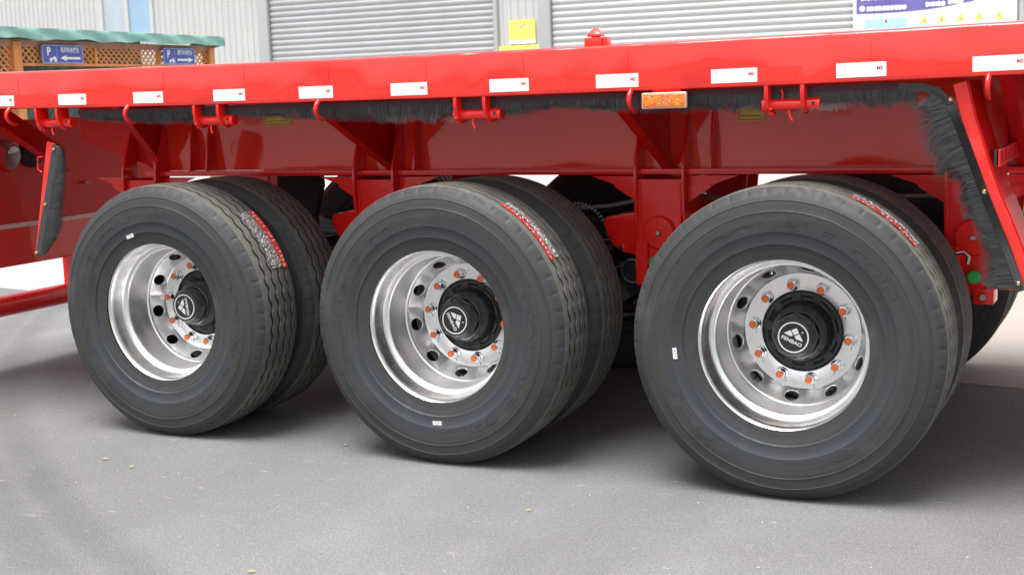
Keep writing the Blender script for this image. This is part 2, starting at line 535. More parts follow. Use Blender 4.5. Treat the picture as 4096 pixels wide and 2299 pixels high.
h_ = MB(); h_.box(-9.72, -2.98, WY - 0.1, WY + 0.02, 4.42, 4.7); h_.build('shutter_hood', M['jamb'], wh)
def shutter(x0, x1, m):
    fr = MB(); fr.box(x0, x1, WY + 0.05, WY + 0.08, 0, 4.45)
    sh = fr.build('roller_shutter', m, wh)
    w = x1 - x0; p = 0.131
    b = MB(); pr = []
    for i in range(7):
        t = i / 6; pr.append((WY + 0.045 - 0.032 * math.sin(math.pi * min(1, t * 1.02)) ** 0.6, 0.012 + t * (p - 0.02)))
    pr = [(WY + 0.05, 0.0)] + pr + [(WY + 0.05, p)]
    vs = [(x0 + 0.01, y, z) for y, z in pr] + [(x1 - 0.01, y, z) for y, z in pr]
    k = len(pr)
    b.add(vs, [(i, i + 1, k + i + 1, k + i) for i in range(k - 1)])
    me = b.mesh('slat', m, smooth=60)
    for i in range(34):
        put('slat', me, sh, loc=(0, 0, i * p))
shutter(-16.73, -10.80, M['shutter']); shutter(-9.45, -3.09, M['shutter2'])
# window
wf = MB()
for (a, b_) in ((-21.93, -21.80), (-21.10, -20.97), (-20.29, -20.18)):
    wf.box(a, b_, WY - 0.05, WY + 0.04, 3.0, 5.2)
wf.box(-21.80, -21.10, WY - 0.048, WY + 0.03, 3.0, 3.12); wf.box(-20.97, -20.29, WY - 0.048, WY + 0.03, 3.0, 3.12)
wf.box(-21.80, -21.10, WY - 0.048, WY + 0.03, 5.08, 5.2); wf.box(-20.97, -20.29, WY - 0.048, WY + 0.03, 5.08, 5.2)
win = wf.build('window', M['white_metal'], wh)
b = MB(); b.box(-21.80, -21.10, WY, WY + 0.02, 3.12, 5.08); b.build('pane', M['glass2'], win)
b = MB(); b.box(-20.97, -20.29, WY, WY + 0.02, 3.12, 5.08); b.build('pane', M['glass'], win)
b = MB(); b.box(-40, 14, WY + 0.06, WY + 12, -0.01, 7.02); b.build('building_core', M['jamb'], wh)

# yellow poster on the pillar
b = MB(); b.box(-10.44, -9.82, WY - 0.045, WY - 0.032, 2.45, 2.875)
b.mat(1)
b.add([(-10.215, WY - 0.047, 2.705), (-10.19, WY - 0.047, 2.69), (-10.03, WY - 0.047, 2.775), (-10.06, WY - 0.047, 2.80)], [(0, 1, 2, 3)])
b.mat(2).box(-10.44, -9.82, WY - 0.045, WY - 0.032, 2.37, 2.448)
b.mat(1)
for i in range(5):
    x = -10.38 + i * 0.118
    b.add([(x, WY - 0.047, 2.41), (x + 0.05, WY - 0.047, 2.41), (x + 0.05, WY - 0.047, 2.425), (x, WY - 0.047, 2.425)], [(0, 1, 2, 3)])
b.mat(1).add([(-10.4, WY - 0.047, 2.82), (-10.28, WY - 0.047, 2.82), (-10.28, WY - 0.047, 2.83), (-10.4, WY - 0.047, 2.83)], [(0, 1, 2, 3)])
for i in range(6):
    x = -10.38 + i * 0.09
    b.add([(x, WY - 0.047, 2.50), (x + 0.03, WY - 0.047, 2.50), (x + 0.03, WY - 0.047, 2.508), (x, WY - 0.047, 2.508)], [(0, 1, 2, 3)])
o = b.build('wall_poster', [M['yellow'], M['ink_grey'], M['white']])
o['label'] = 'yellow poster with a dark slanted mark on the white pillar between the two shutters'; o['category'] = 'poster'
b = MB(); b.box(-10.72, -9.70, WY - 0.045, WY - 0.032, 2.05, 2.343)
o = b.build('wall_poster', [M['yellow']])
o['label'] = 'lower wide yellow notice just showing above the red deck edge under the other poster'; o['category'] = 'poster'

# notice board on the right
BX = 21.88
b = MB(); b.box(-3.09, -0.16, BX, BX + 0.06, 1.55, 3.75)
def flat(b, pts, y=BX - 0.004):
    b.add([(x, y, z) for x, z in pts], [tuple(range(len(pts)))])
b.mat(1)
hd = [(-3.03, 2.595)]
for t in range(9):
    x = -3.03 + t * 2.09 / 8
    pass
hd = [(-3.03, 2.595), (-2.6, 2.588), (-2.183, 2.591), (-1.762, 2.61), (-1.45, 2.64), (-1.211, 2.677), (-0.94, 2.716), (-0.6, 2.80), (-0.3, 2.93), (-0.22, 3.0), (-0.22, 3.68), (-3.03, 3.68)]
flat(b, hd)
b.mat(2); flat(b, [(-2.877, 2.25), (-2.086, 2.25), (-2.086, 2.47), (-2.10, 2.486), (-2.86, 2.486), (-2.877, 2.47)])
b.mat(0)
def blob_text(x0, x1, z0, z1, n, y=BX - 0.008):
    w = (x1 - x0) / n
    for i in range(n):
        a = x0 + i * w
        flat(b, [(a + w * .04, z0 + (z1 - z0) * .12), (a + w * .96, z0 + (z1 - z0) * .12), (a + w * .96, z0 + (z1 - z0) * .88), (a + w * .04, z0 + (z1 - z0) * .88)], y)
        xx = a + w * rnd.uniform(0.1, 0.7)
        flat(b, [(xx, z0), (xx + w * .2, z0), (xx + w * .2, z1), (xx, z1)], y - 0.001)
ring = [(-2.92 + 0.055 * math.cos(a * math.pi / 8), 2.69 + 0.055 * math.sin(a * math.pi / 8)) for a in range(16)]
flat(b, ring, BX - 0.008)
blob_text(-2.84, -2.10, 2.63, 2.73, 10)
blob_text(-2.95, -2.38, 2.83, 2.95, 5)
blob_text(-1.76, -1.40, 2.655, 2.755, 4)
blob_text(-1.36, -1.08, 2.68, 2.79, 3)
blob_text(-1.04, -0.62, 2.74, 2.84, 4)
b.mat(3)
for i, x in enumerate((-1.775, -1.463, -1.127, -0.802, -0.461)):
    z = 2.512 + 0.006 * i
    flat(b, [(x - 0.085, z - 0.155), (x + 0.085, z - 0.155), (x, z)], BX - 0.006)
b.mat(4)
for i, x in enumerate((-1.775, -1.463, -1.127, -0.802, -0.461)):
    z = 2.512 + 0.006 * i
    kz = (0.05, 0.035, 0.02, 0.07, 0.06)[i]; kx = (0.025, 0.03, 0.04, 0.008, 0.012)[i]
    flat(b, [(x - kx, z - 0.12), (x + kx, z - 0.125), (x + kx * .7, z - 0.12 + kz), (x - kx * .5, z - 0.12 + kz)], BX - 0.009)
b.mat(5); flat(b, [(-2.50, 2.43), (-2.46, 2.40), (-2.45, 2.45), (-2.49, 2.47)], BX - 0.008)
fb = b.build('notice_board', [M['white'], M['board_purple'], M['board_cyan'], M['lime'], M['ink_grey'], M['ink_red']])
fb['label'] = 'large white notice board with purple-blue header and yellow warning triangles beside the right shutter'; fb['category'] = 'notice board'

# ------------------------------------------------------------------ bike shelter
P0 = Vector((-8.977, 6.481, 0)); D = Vector((-0.1225, 0.9925, 0)).normalized(); N = Vector((-D.y, D.x, 0))
def L2(s, t, z): return P0 + D * s + N * t + Vector((0, 0, z))
sh = root('bicycle_shelter', 'low orange wooden bicycle shelter with a green tarpaulin roof behind the trailer', 'shelter', tuple(L2(1.2, 0.8, 0)))
def lbox(b, s0, s1, t0, t1, z0, z1):
    vs = [L2(s, t, z) for s in (s0, s1) for t in (t0, t1) for z in (z0, z1)]
    return b.add(vs, [(0, 1, 3, 2), (4, 6, 7, 5), (0, 4, 5, 1), (2, 3, 7, 6), (0, 2, 6, 4), (1, 5, 7, 3)])
SE = 4.36
for t in (0.0, 1.7):
    for s0 in (-3.9, -1.85, 0.18, 4.19):
        b = MB(); lbox(b, s0, s0 + 0.14, t, t + 0.12, 0, 2.13); put('post', bevel(b.mesh('post', M['wood']), 0.008), sh)
    b = MB(); lbox(b, -3.95, SE, t + 0.02, t + 0.09, 2.075, 2.15); b.build('top_beam', M['wood_dark'], sh)
    for (a, c) in ((-3.76, -1.85), (-1.71, 0.18), (0.32, 4.19)):
        zb = 1.895 if a > 0 else 1.70
        b = MB(); lbox(b, a, c, t + 0.03, t + 0.08, zb - 0.03, zb); b.build('bottom_rail', M['wood'], sh)
        if a > 0:
            b = MB(); lbox(b, 1.66, 1.70, t + 0.02, t + 0.075, zb, 2.075); b.build('stile', M['wood'], sh)
            b = MB(); lbox(b, 3.0, 3.04, t + 0.02, t + 0.075, zb, 2.075); b.build('stile', M['wood'], sh)
        if a < -3: continue
        hgt = 2.075 - zb; run = hgt / 0.78
        n = int((c - a) / 0.105)
        for dr in (1, -1):
            for i in range(-int(run / 0.105), n + 1):
                s0 = a + i * 0.105
                lo, hi = 0.0, 1.0
                # clip the slanted strip to the bay
                def sat(q): return s0 + (run * q if dr > 0 else run * (1 - q))
                q0, q1 = 0.0, 1.0
                ss = sorted((sat(0), sat(1)))
                if ss[1] < a + 0.03 or ss[0] > c - 0.03: continue
                qa = (a - s0) / run; qb = (c - s0) / run
                if dr < 0: qa, qb = 1 - qb, 1 - qa
                q0 = max(0, qa); q1 = min(1, qb)
                if q1 - q0 < 0.1: continue
                w = 0.014
                t0 = t + 0.035 + (0.012 if dr > 0 else 0.0)
                b = MB()
                vs = []
                for q in (q0, q1):
                    for e in (-w, w):
                        for tt in (t0, t0 + 0.01):
                            vs.append(L2(sat(q) + e, tt, zb + hgt * q))
                b.add(vs, [(0, 1, 3, 2), (4, 6, 7, 5), (0, 4, 5, 1), (2, 3, 7, 6), (0, 2, 6, 4), (1, 5, 7, 3)])
                if t > 1 and i % 2: continue
                b.build('lattice_strip', M['wood'], sh)
# back curtain inside the shelter
b = MB(); lbox(b, 0.4, 3.75, 0.80, 0.82, 1.2, 2.24); b.build('inner_curtain', plain('dark_green_mesh_cloth', (0.06, 0.11, 0.09), 0.8, vary=0.6, scale=8), sh)
# tarpaulin: wavy valance and shallow pitched roof
b = MB(); NS = 150
rows = []
for j in range(12):
    row = []
    for i in range(NS + 1):
        s = -4.3 + (4.37 + 4.3) * i / NS
        fold = 0.007 * math.sin(s * 9.0 + 1.7 * math.sin(s * 2.3)) + 0.004 * math.sin(s * 21 + j * .5)
        if j < 5:
            q = j / 4
            z = 2.150 + q * 0.125 + 0.010 * math.sin(s * 5.1 + 2) * (1 - q) + 0.008 * math.sin(s * 11) * (1 - q)
            t = -0.16 + fold * (1.1 - q) + 0.03 * q + 0.008 * math.sin(s * 9 + q * 4.5)
        else:
            q = (j - 4) / 7
            z = 2.275 + 0.03 * math.sin(math.pi * q) + 0.006 * math.sin(s * 7 + j) * (0.4 + q)
            t = -0.13 + q * 2.1
        row.append(L2(s, t, z))
    rows.append(row)
# back valance
rows.append([L2(-4.3 + 8.67 * i / NS, 1.98, 2.15) for i in range(NS + 1)])
vs = [p for r_ in rows for p in r_]
k = NS + 1
b.add(vs, [(j * k + i, j * k + i + 1, (j + 1) * k + i + 1, (j + 1) * k + i) for j in range(len(rows) - 1) for i in range(NS)])
# hanging end flap
b.add([L2(4.37, -0.12, 2.27), L2(4.37, 0.4, 2.30), L2(4.36, 0.42, 2.02), L2(4.34, -0.10, 2.15)], [(0, 1, 2, 3)])
b.build('tarpaulin', M['tarp'], sh, smooth=70)

def parking_sign(s0, s1, z0, z1, txt, arrow, label, kindpic):
    b = MB(); w = s1 - s0; h = z1 - z0
    def pt(u, v, t=-0.03): return L2(s0 + u * w, t, z0 + v * h)
    def poly(pts, t): b.add([pt(u, v, t) for u, v in pts], [tuple(range(len(pts)))])
    def rr(u0, u1, v0, v1, r_, t, asp):
        pts = []
        for cx, cy, a0 in ((u1 - r_, v1 - r_ * asp, 0), (u0 + r_, v1 - r_ * asp, 90), (u0 + r_, v0 + r_ * asp, 180), (u1 - r_, v0 + r_ * asp, 270)):
            for k_ in range(5):
                a = R(a0 + k_ * 22.5); pts.append((cx + r_ * math.cos(a), cy + r_ * asp * math.sin(a)))
        poly(pts, t)
    asp = w / h
    b.mat(0); n0 = len(b.v)
    rr(0, 1, 0, 1, 0.035, -0.03, asp)
    rr(0, 1, 0, 1, 0.035, -0.018, asp)
    k_ = 20
    b.f += [(n0 + i, n0 + (i + 1) % k_, n0 + k_ + (i + 1) % k_, n0 + k_ + i) for i in range(k_)]; b.mi += [0] * k_
    b.mat(1); rr(0.03, 0.34, 0.08, 0.94, 0.02, -0.0325, asp); rr(0.36, 0.97, 0.08, 0.94, 0.02, -0.0325, asp)
    b.mat(2)
    def tx(t_, cu, cv, size, bold=0.0, sx=1.0):
        vs_, fs_ = text_geo(t_, size, bold)
        b.add([pt(cu + x * sx / w, cv + y / h, -0.035) for x, y in vs_], fs_)
    tx('P', 0.15, 0.62, h * 0.62, 0.03)
    tx(txt, 0.665, 0.72, h * 0.34, 0.01, 0.80)
    a0, a1 = (0.42, 0.92)
    if arrow < 0: ap = [(a0, 0.30), (a0 + .16, 0.46), (a0 + .14, 0.35), (a1, 0.36), (a1, 0.23), (a0 + .14, 0.24), (a0 + .16, 0.13)]
    else: ap = [(a1, 0.30), (a1 - .16, 0.13), (a1 - .14, 0.24), (a0, 0.23), (a0, 0.36), (a1 - .14, 0.35), (a1 - .16, 0.46)]
    poly(ap, -0.035)
    # little two-wheeler pictogram
    for cx in (0.19, 0.30):
        poly([(cx + 0.032 * math.cos(a * math.pi / 5), 0.20 + 0.032 * asp * math.sin(a * math.pi / 5)) for a in range(10)], -0.035)
    poly([(0.19, 0.22), (0.30, 0.22), (0.31, 0.32), (0.27, 0.42), (0.25, 0.31), (0.18, 0.30)], -0.0365)
    o = b.build('parking_sign', [M['sign_pale'], M['sign_blue'], M['white']])
    o['label'] = label; o['category'] = 'parking sign'; o['group'] = 'blue parking signs on the bicycle shelter'
parking_sign(0.62, 1.36, 1.89, 2.10, '电动车停放处', -1, 'blue parking sign with a left-pointing white arrow hung on the orange lattice', 0)
parking_sign(3.03, 3.77, 1.89, 2.105, '摩托车停放处', 1, 'blue parking sign with a right-pointing white arrow at the right end of the shelter', 1)

# ------------------------------------------------------------------ trailer
tr = root('flatbed_trailer', 'bright red flatbed semi-trailer with three axles and polished dual wheels', 'trailer', (0, 1.2, 0))
X0, X1 = -3.3, 6.0
TW = 2.4
# side rails (channel with rolled edges); y=0 face
def side_rail(flip):
    b = MB(); NX = 60
    prof = [(0.060, -0.004), (0.006, -0.004), (0.0015, -0.0015), (0.0, 0.004), (0.0, 0.1455), (0.002, 0.1505), (0.006, 0.1545), (0.012, 0.1565), (0.022, 0.1575), (0.075, 0.1575),
            (0.075, 0.150), (0.012, 0.148), (0.008, 0.140), (0.008, 0.006), (0.060, 0.004)]
    k = len(prof); vs = []
    for i in range(NX + 1):
        x = X0 + (X1 - X0) * i / NX
        for y, z in prof:
            yy = y if not flip else TW - y
            vs.append((x, yy, 1.3985 + z + sag(min(max(x, -3), 3))))
    fs = [(i * k + j, i * k + (j + 1) % k, (i + 1) * k + (j + 1) % k, (i + 1) * k + j) for i in range(NX) for j in range(k)]
    fs += [tuple(range(k)), tuple(NX * k + j for j in range(k))]
    b.add(vs, fs)
    b.build('side_rail', M['red_side'], tr, smooth=40)
side_rail(False); side_rail(True)
# faint weld seams on the rail, left by the deck's cross members
for i, x in enumerate((-2.05, -1.24, -0.83, -0.43, 0.0, 0.40, 0.80, 1.62)):
    b = MB(); z = sag(x)
    b.tube([(x, -0.0002, 1.455 + z), (x + 0.002, -0.0006, 1.50 + z), (x, -0.0002, 1.54 + z)], [0.0006, 0.0016, 0.0006], 6)
    b.build('weld_seam', M['red_side'], tr, smooth=60)
b = MB(); b.box(X0, X1, 0.076, TW - 0.076, 1.530, 1.5455); b.build('deck_floor', M['red'], tr)
for i in range(18):
    x = -3.1 + i * 0.52
    b = MB(); b.box(x, x + 0.06, 0.076, TW - 0.076, 1.437, 1.529)
    b.build('cross_member', M['red'], tr)
# deck reflective tapes
TP, TX0 = 0.4169, -1.8209
def tape_mesh():
    b = MB(); w, h = 0.1573, 0.046
    b.box(0, w, -0.0012, 0.0005, 0, h)
    b.mat(1)
    vs, fs = text_geo('ME', 0.0165, 0.02)
    b.add([(w * 0.875 + x * 1.0, -0.0016, h * 0.56 + y) for x, y in vs], fs)
    b.mat(2)
    for (a, c, z, t) in ((0.006, 0.030, 0.90, 0.0012), (0.015, 0.017, 0.72, 0.006), (0.012, 0.021, 0.74, 0.0012), (0.128, 0.146, 0.80, 0.0008)):
        b.add([(a, -0.0016, h * z), (c, -0.0016, h * z), (c, -0.0016, h * z + t), (a, -0.0016, h * z + t)], [(0, 1, 2, 3)])
    return b.mesh('white_reflective_tape', [M['tape_white'], M['ink_red'], M['ink_grey']])
tm = tape_mesh()
b = MB(); b.box(0, 0.150, -0.0006, 0.0005, 0.0, 0.046); tmr = b.mesh('red_reflective_tape', M['tape_red'])
for i in range(-3, 19):
    x = TX0 + TP * i
    if x > 5.6: break
    zz = 1.4085 + sag(x + .08)
    sl = 0.006 * (x + .08)
    o = put('white_reflective_tape', tm, tr, loc=(x, 0, zz)); o.rotation_euler = (0, -sl, 0)
    o = put('red_reflective_tape', tmr, tr, loc=(x + 0.1578, 0, zz)); o.rotation_euler = (0, -sl, 0)

# rope hooks under the rail
b = MB()
b.tube([(0, 0.022, 0.012), (0, 0.004, -0.002), (0, -0.014, -0.018), (0, -0.021, -0.036), (0, -0.013, -0.053), (0, 0.004, -0.066), (0, 0.024, -0.073), (0, 0.042, -0.072)],
       [0.010, 0.0095, 0.009, 0.0085, 0.008, 0.0072, 0.0065, 0.005], 12)
hk = b.mesh('rope_hook', M['red'], smooth=60)
for x in (-2.75, -2.115, -1.44, -0.485, 0.808, 1.978, 2.9, 3.8):
    put('rope_hook', hk, tr, loc=(x, 0, 1.3985 + sag(x)))
# winch brackets (two curved cheek plates and a drum tube)
def winch_mesh():
    b = MB()
    prof = [(0.004, 0.0), (0.002, -0.03), (0.006, -0.055), (0.018, -0.078), (0.036, -0.094), (0.060, -0.100), (0.088, -0.094), (0.098, -0.080), (0.086, -0.066), (0.078, -0.050), (0.074, -0.03), (0.072, 0.0)]
    b.prism(prof, 0.0, 0.014, 'x')
    return b
wm = bevel(winch_mesh().mesh('winch_bracket', M['red']), 0.0025, 2)
d = MB()
n = 24
d.tube([(-0.012, 0.05, -0.068), (0.150, 0.05, -0.068)], 0.0195, 24)
d.tube([(0.131, 0.05, -0.068), (0.178, 0.05, -0.068)], 0.0225, 24)
d.tube([(-0.014, 0.05, -0.068), (0.002, 0.05, -0.068)], 0.026, 24)
d.tube([(0.010, 0.05, -0.068), (0.020, 0.05, -0.068)], 0.023, 24)
drm = d.mesh('winch_drum', M['red'], smooth=40)
hl = MB(); hl.disc((0.158, 0.0272, -0.062), 0.0062, 14); hl.disc((0.158, 0.0295, -0.083), 0.0050, 14)
# holes in the drum end: black discs, the shade inside put into the colour
hc = MB()
for (yy, zz, r_) in ((0.0268, -0.064, 0.0065), (0.0375, -0.0865, 0.0055)):
    dirv = Vector((0, yy - 0.05, zz + 0.068)).normalized()
    p = Vector((0.157, 0.05, -0.068)) + dirv * 0.0218
    hc.tube([p, p + dirv * 0.0011], r_, 16)
hcm = hc.mesh('drum_hole', M['ink_black'])
pl = MB(); pl.tube([(0.058, 0.046, -0.082), (0.060, 0.040, -0.098), (0.067, 0.036, -0.112), (0.072, 0.035, -0.121)], [0.0042, 0.0036, 0.0036, 0.0042], 8)
for k_ in range(5):
    a = R(200 + k_ * 35)
    pl.tube([(0.002 - 0.004, 0.05 + 0.031 * math.cos(a), -0.070 + 0.031 * math.sin(a)), (0.008, 0.05 + 0.031 * math.cos(a), -0.070 + 0.031 * math.sin(a))], 0.0045, 8)
plm = pl.mesh('winch_lever', M['red'], smooth=50)
for i, x in enumerate((-3.05, -1.972, -1.103, 0.108, 1.275, 2.45, 3.6)):
    o = put('winch_bracket', wm, tr, loc=(x, 0, 1.3985 + sag(x)))
    ORIG[o.name] = (x, 0, 1.3985 + sag(x))
    put('cheek_plate', wm, o, local=True, loc=(0.120, 0, 0))
    put('winch_drum', drm, o, local=True)
    put('drum_hole', hcm, o, local=True)
    q = put('winch_lever', plm, o, local=True)
    if i == 4:
        q.location = (0.015, 0, 0); q.rotation_euler = (R(0), 0, 0); q.scale = (1, 1, 1)
        bb = MB(); bb.tube([(0.052, 0.04, -0.05), (0.056, 0.035, -0.035), (0.052, 0.03, -0.018)], [0.004, 0.0035, 0.0045], 8)
        bb2 = put('lever_stub', bb.mesh('lever_stub', M['red'], 50), o, local=True)

# container lock standing on the deck
b = MB()
b.box(0.632, 0.735, 0.015, 0.115, 1.553, 1.585)
b.prism([(0.0, 0), (0.02, 0), (0.02, 0.012), (0.0, 0.012)], 0, 0.01, 'y')
me = MB(); me.box(0.634, 0.700, 0.012, 0.066, 1.5555, 1.5850); me.box(0.700, 0.716, 0.018, 0.062, 1.5555, 1.5855)
lk = put('container_lock', bevel(me.mesh('container_lock', M['red_side']), 0.003), tr)
c2 = MB()
bx = [(0.644, 0.016), (0.692, 0.016), (0.692, 0.062), (0.644, 0.062)]
tp = [(0.662, 0.034), (0.674, 0.034), (0.674, 0.044), (0.662, 0.044)]
vs = [(x, y, 1.588) for x, y in bx] + [(x, y, 1.597) for x, y in bx] + [(x, y, 1.619) for x, y in tp]
c2.add(vs, [(3, 2, 1, 0), (0, 1, 5, 4), (1, 2, 6, 5), (2, 3, 7, 6), (3, 0, 4, 7), (4, 5, 9, 8), (5, 6, 10, 9), (6, 7, 11, 10), (7, 4, 8, 11), (8, 9, 10, 11)])
c2.tube([(0.668, 0.040, 1.584), (0.668, 0.040, 1.590)], 0.016, 16)
put('locking_cone', bevel(c2.mesh('locking_cone', M['red_side']), 0.003), lk)

# amber marker reflector
b = MB(); b.box(0.851, 1.012, -0.012, 0.006, 1.334, 1.389)
me = bevel(b.mesh('marker_light', M['clear_edge']), 0.006, 3)
mk = put('marker_light', me, tr)
b = MB(); b.box(0.857, 1.006, -0.0165, -0.0115, 1.340, 1.383)
put('lens', bevel(b.mesh('lens', M['lens']), 0.004, 2), mk)
b = MB()
for k_ in range(34):
    x = 0.928 + rnd.gauss(0, .016); z = 1.362 + rnd.uniform(-.019, .019)
    a = rnd.uniform(-0.9, 0.5); l_ = rnd.uniform(.004, .012); w_ = rnd.uniform(.0006, .0014)
    dx, dz = l_ * math.cos(a), l_ * math.sin(a)
    b.add([(x, -0.0172, z), (x + dx, -0.0180, z + dz), (x + dx, -0.0172, z + dz + w_), (x, -0.0180, z + w_)], [(0, 1, 2, 3)])
b.build('film_glints', M['silver_film'], mk)  # glints of the film over the lens, put in as pale slivers
b = MB(); b.box(0.885, 0.985, 0.008, 0.018, 1.385, 1.402); b.build('marker_bracket', M['red'], tr)
for x in (0.862, 1.000):
    pass

# main beams
def beam(yn, sgn):
    """yn: web plane, sgn +1 when the flange overhang faces the camera side"""
    b = MB()
    b.prism([(-1.98, 1.085), (X1, 1.085), (X1, 1.42), (-1.98, 1.42)], yn, yn + 0.010, 'y')
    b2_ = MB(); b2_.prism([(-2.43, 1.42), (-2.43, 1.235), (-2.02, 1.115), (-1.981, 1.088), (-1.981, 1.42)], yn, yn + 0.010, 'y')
    b2_.build('beam_web', M['red_shaded'], tr)
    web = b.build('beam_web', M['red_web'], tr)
    f = MB()
    f.box(-1.97, X1, yn - 0.075, yn + 0.085, 1.062, 1.0845)
    put('beam_flange', bevel(f.mesh('beam_flange', M['red']), 0.004, 2), tr)
    f = MB(); f.box(-2.43, X1, yn - 0.07, yn + 0.08, 1.421, 1.4365); f.build('beam_flange', M['red'], tr)
beam(0.75, 1); beam(1.64, -1)
# outriggers from beam to rail, plate with a lower flange
def outrigger_mesh():
    b = MB()
    b.prism([(0.745, 0.0), (0.745, 0.335), (0.075, 0.335), (0.075, 0.318), (0.70, -0.0)], -0.004, 0.004, 'x')
    # lower flange follows the slanted edge
    n_ = Vector((0, 0.318, 0.625)).normalized() * 0.009
    a = Vector((0, 0.735, -0.010)); c = Vector((0, 0.075, 0.318))
    b.add([(-0.021, a.y, a.z), (0.021, a.y, a.z), (0.021, c.y, c.z), (-0.021, c.y, c.z),
           (-0.021, a.y - .004, a.z - .009), (0.021, a.y - .004, a.z - .009), (0.021, c.y - .004, c.z - .009), (-0.021, c.y - .004, c.z - .009)],
          [(0, 1, 2, 3), (7, 6, 5, 4), (0, 4, 5, 1), (1, 5, 6, 2), (2, 6, 7, 3), (3, 7, 4, 0)])
    return b.mesh('outrigger', M['red_shaded'])
om = outrigger_mesh()
for x in (-0.60, 0.68, 2.02, 3.3, 4.6):
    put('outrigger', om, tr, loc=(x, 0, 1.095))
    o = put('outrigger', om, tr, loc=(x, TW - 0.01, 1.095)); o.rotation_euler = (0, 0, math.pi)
for xb in (-2.70, -3.12):
    b = MB(); b.prism([(0.27, 1.402), (0.488, 1.326), (0.90, 1.082), (0.90, 1.195), (0.53, 1.415)], xb - 0.004, xb + 0.004, 'x')
    b.build('brace', M['red_shaded'], tr)
    b = MB(); b.add([(xb - .03, 0.488, 1.325), (xb + .03, 0.488, 1.325), (xb + .03, 0.90, 1.081), (xb - .03, 0.90, 1.081), (xb - .03, 0.484, 1.317), (xb + .03, 0.484, 1.317), (xb + .03, 0.896, 1.073), (xb - .03, 0.896, 1.073)],
        [(0, 1, 2, 3), (7, 6, 5, 4), (0, 4, 5, 1), (1, 5, 6, 2), (2, 6, 7, 3), (3, 7, 4, 0)]); b.build('brace_flange', M['red_shaded'], tr)
b = MB(); b.prism([(0.745, 1.088), (0.526, 1.304), (0.43, 1.415), (0.745, 1.415)], -1.904, -1.896, 'x'); b.build('outrigger', M['red_shaded'], tr)
b = MB(); b.add([(-1.92, 0.745, 1.086), (-1.88, 0.745, 1.086), (-1.88, 0.43, 1.413), (-1.92, 0.43, 1.413), (-1.92, 0.739, 1.080), (-1.88, 0.739, 1.080), (-1.88, 0.424, 1.407), (-1.92, 0.424, 1.407)],
    [(0, 1, 2, 3), (7, 6, 5, 4), (0, 4, 5, 1), (1, 5, 6, 2), (2, 6, 7, 3), (3, 7, 4, 0)]); b.build('brace_flange', M['red_shaded'], tr)
# web stiffeners (thin vertical plates)
st = MB(); st.prism([(0.676, -0.02), (0.700, 0.12), (0.735, 0.24), (0.7495, 0.25), (0.7495, -0.02)], -0.004, 0.004, 'x')
stm = st.mesh('web_stiffener', M['red'])
for x in (-1.70, -1.60, -0.47, 0.87, 1.72, 2.45, 3.1):
    put('web_stiffener', stm, tr, loc=(x, 0, 1.106))
for (xa, za, w_, h_2) in ((-1.302, 1.289, 0.155, 0.062), (0.965, 1.263, 0.112, 0.062)):
    b = MB(); b.box(xa, xa + w_, 0.7465, 0.7495, za, za + h_2)
    b.mat(1)
    e = 0.005
    for (a0, a1, c0, c1) in ((e, w_ - e, e, e + .0022), (e, e + .0022, e, h_2 - e), (w_ - e - .0022, w_ - e, e, h_2 - e)):
        b.add([(xa + a0, 0.7455, za + c0), (xa + a1, 0.7455, za + c0), (xa + a1, 0.7455, za + c1), (xa + a0, 0.7455, za + c1)], [(0, 1, 2, 3)])
    for k_ in range(9):
        x = xa + 0.012 + k_ * (w_ - .03) / 9
        b.add([(x, 0.7455, za + .018), (x + .006, 0.7455, za + .018), (x + .006, 0.7455, za + .023), (x, 0.7455, za + .023)], [(0, 1, 2, 3)])
    b.build('warning_label', [M['yellow_lbl'], plain('brown_ink', (0.16, 0.09, 0.01), 0.5)], tr)

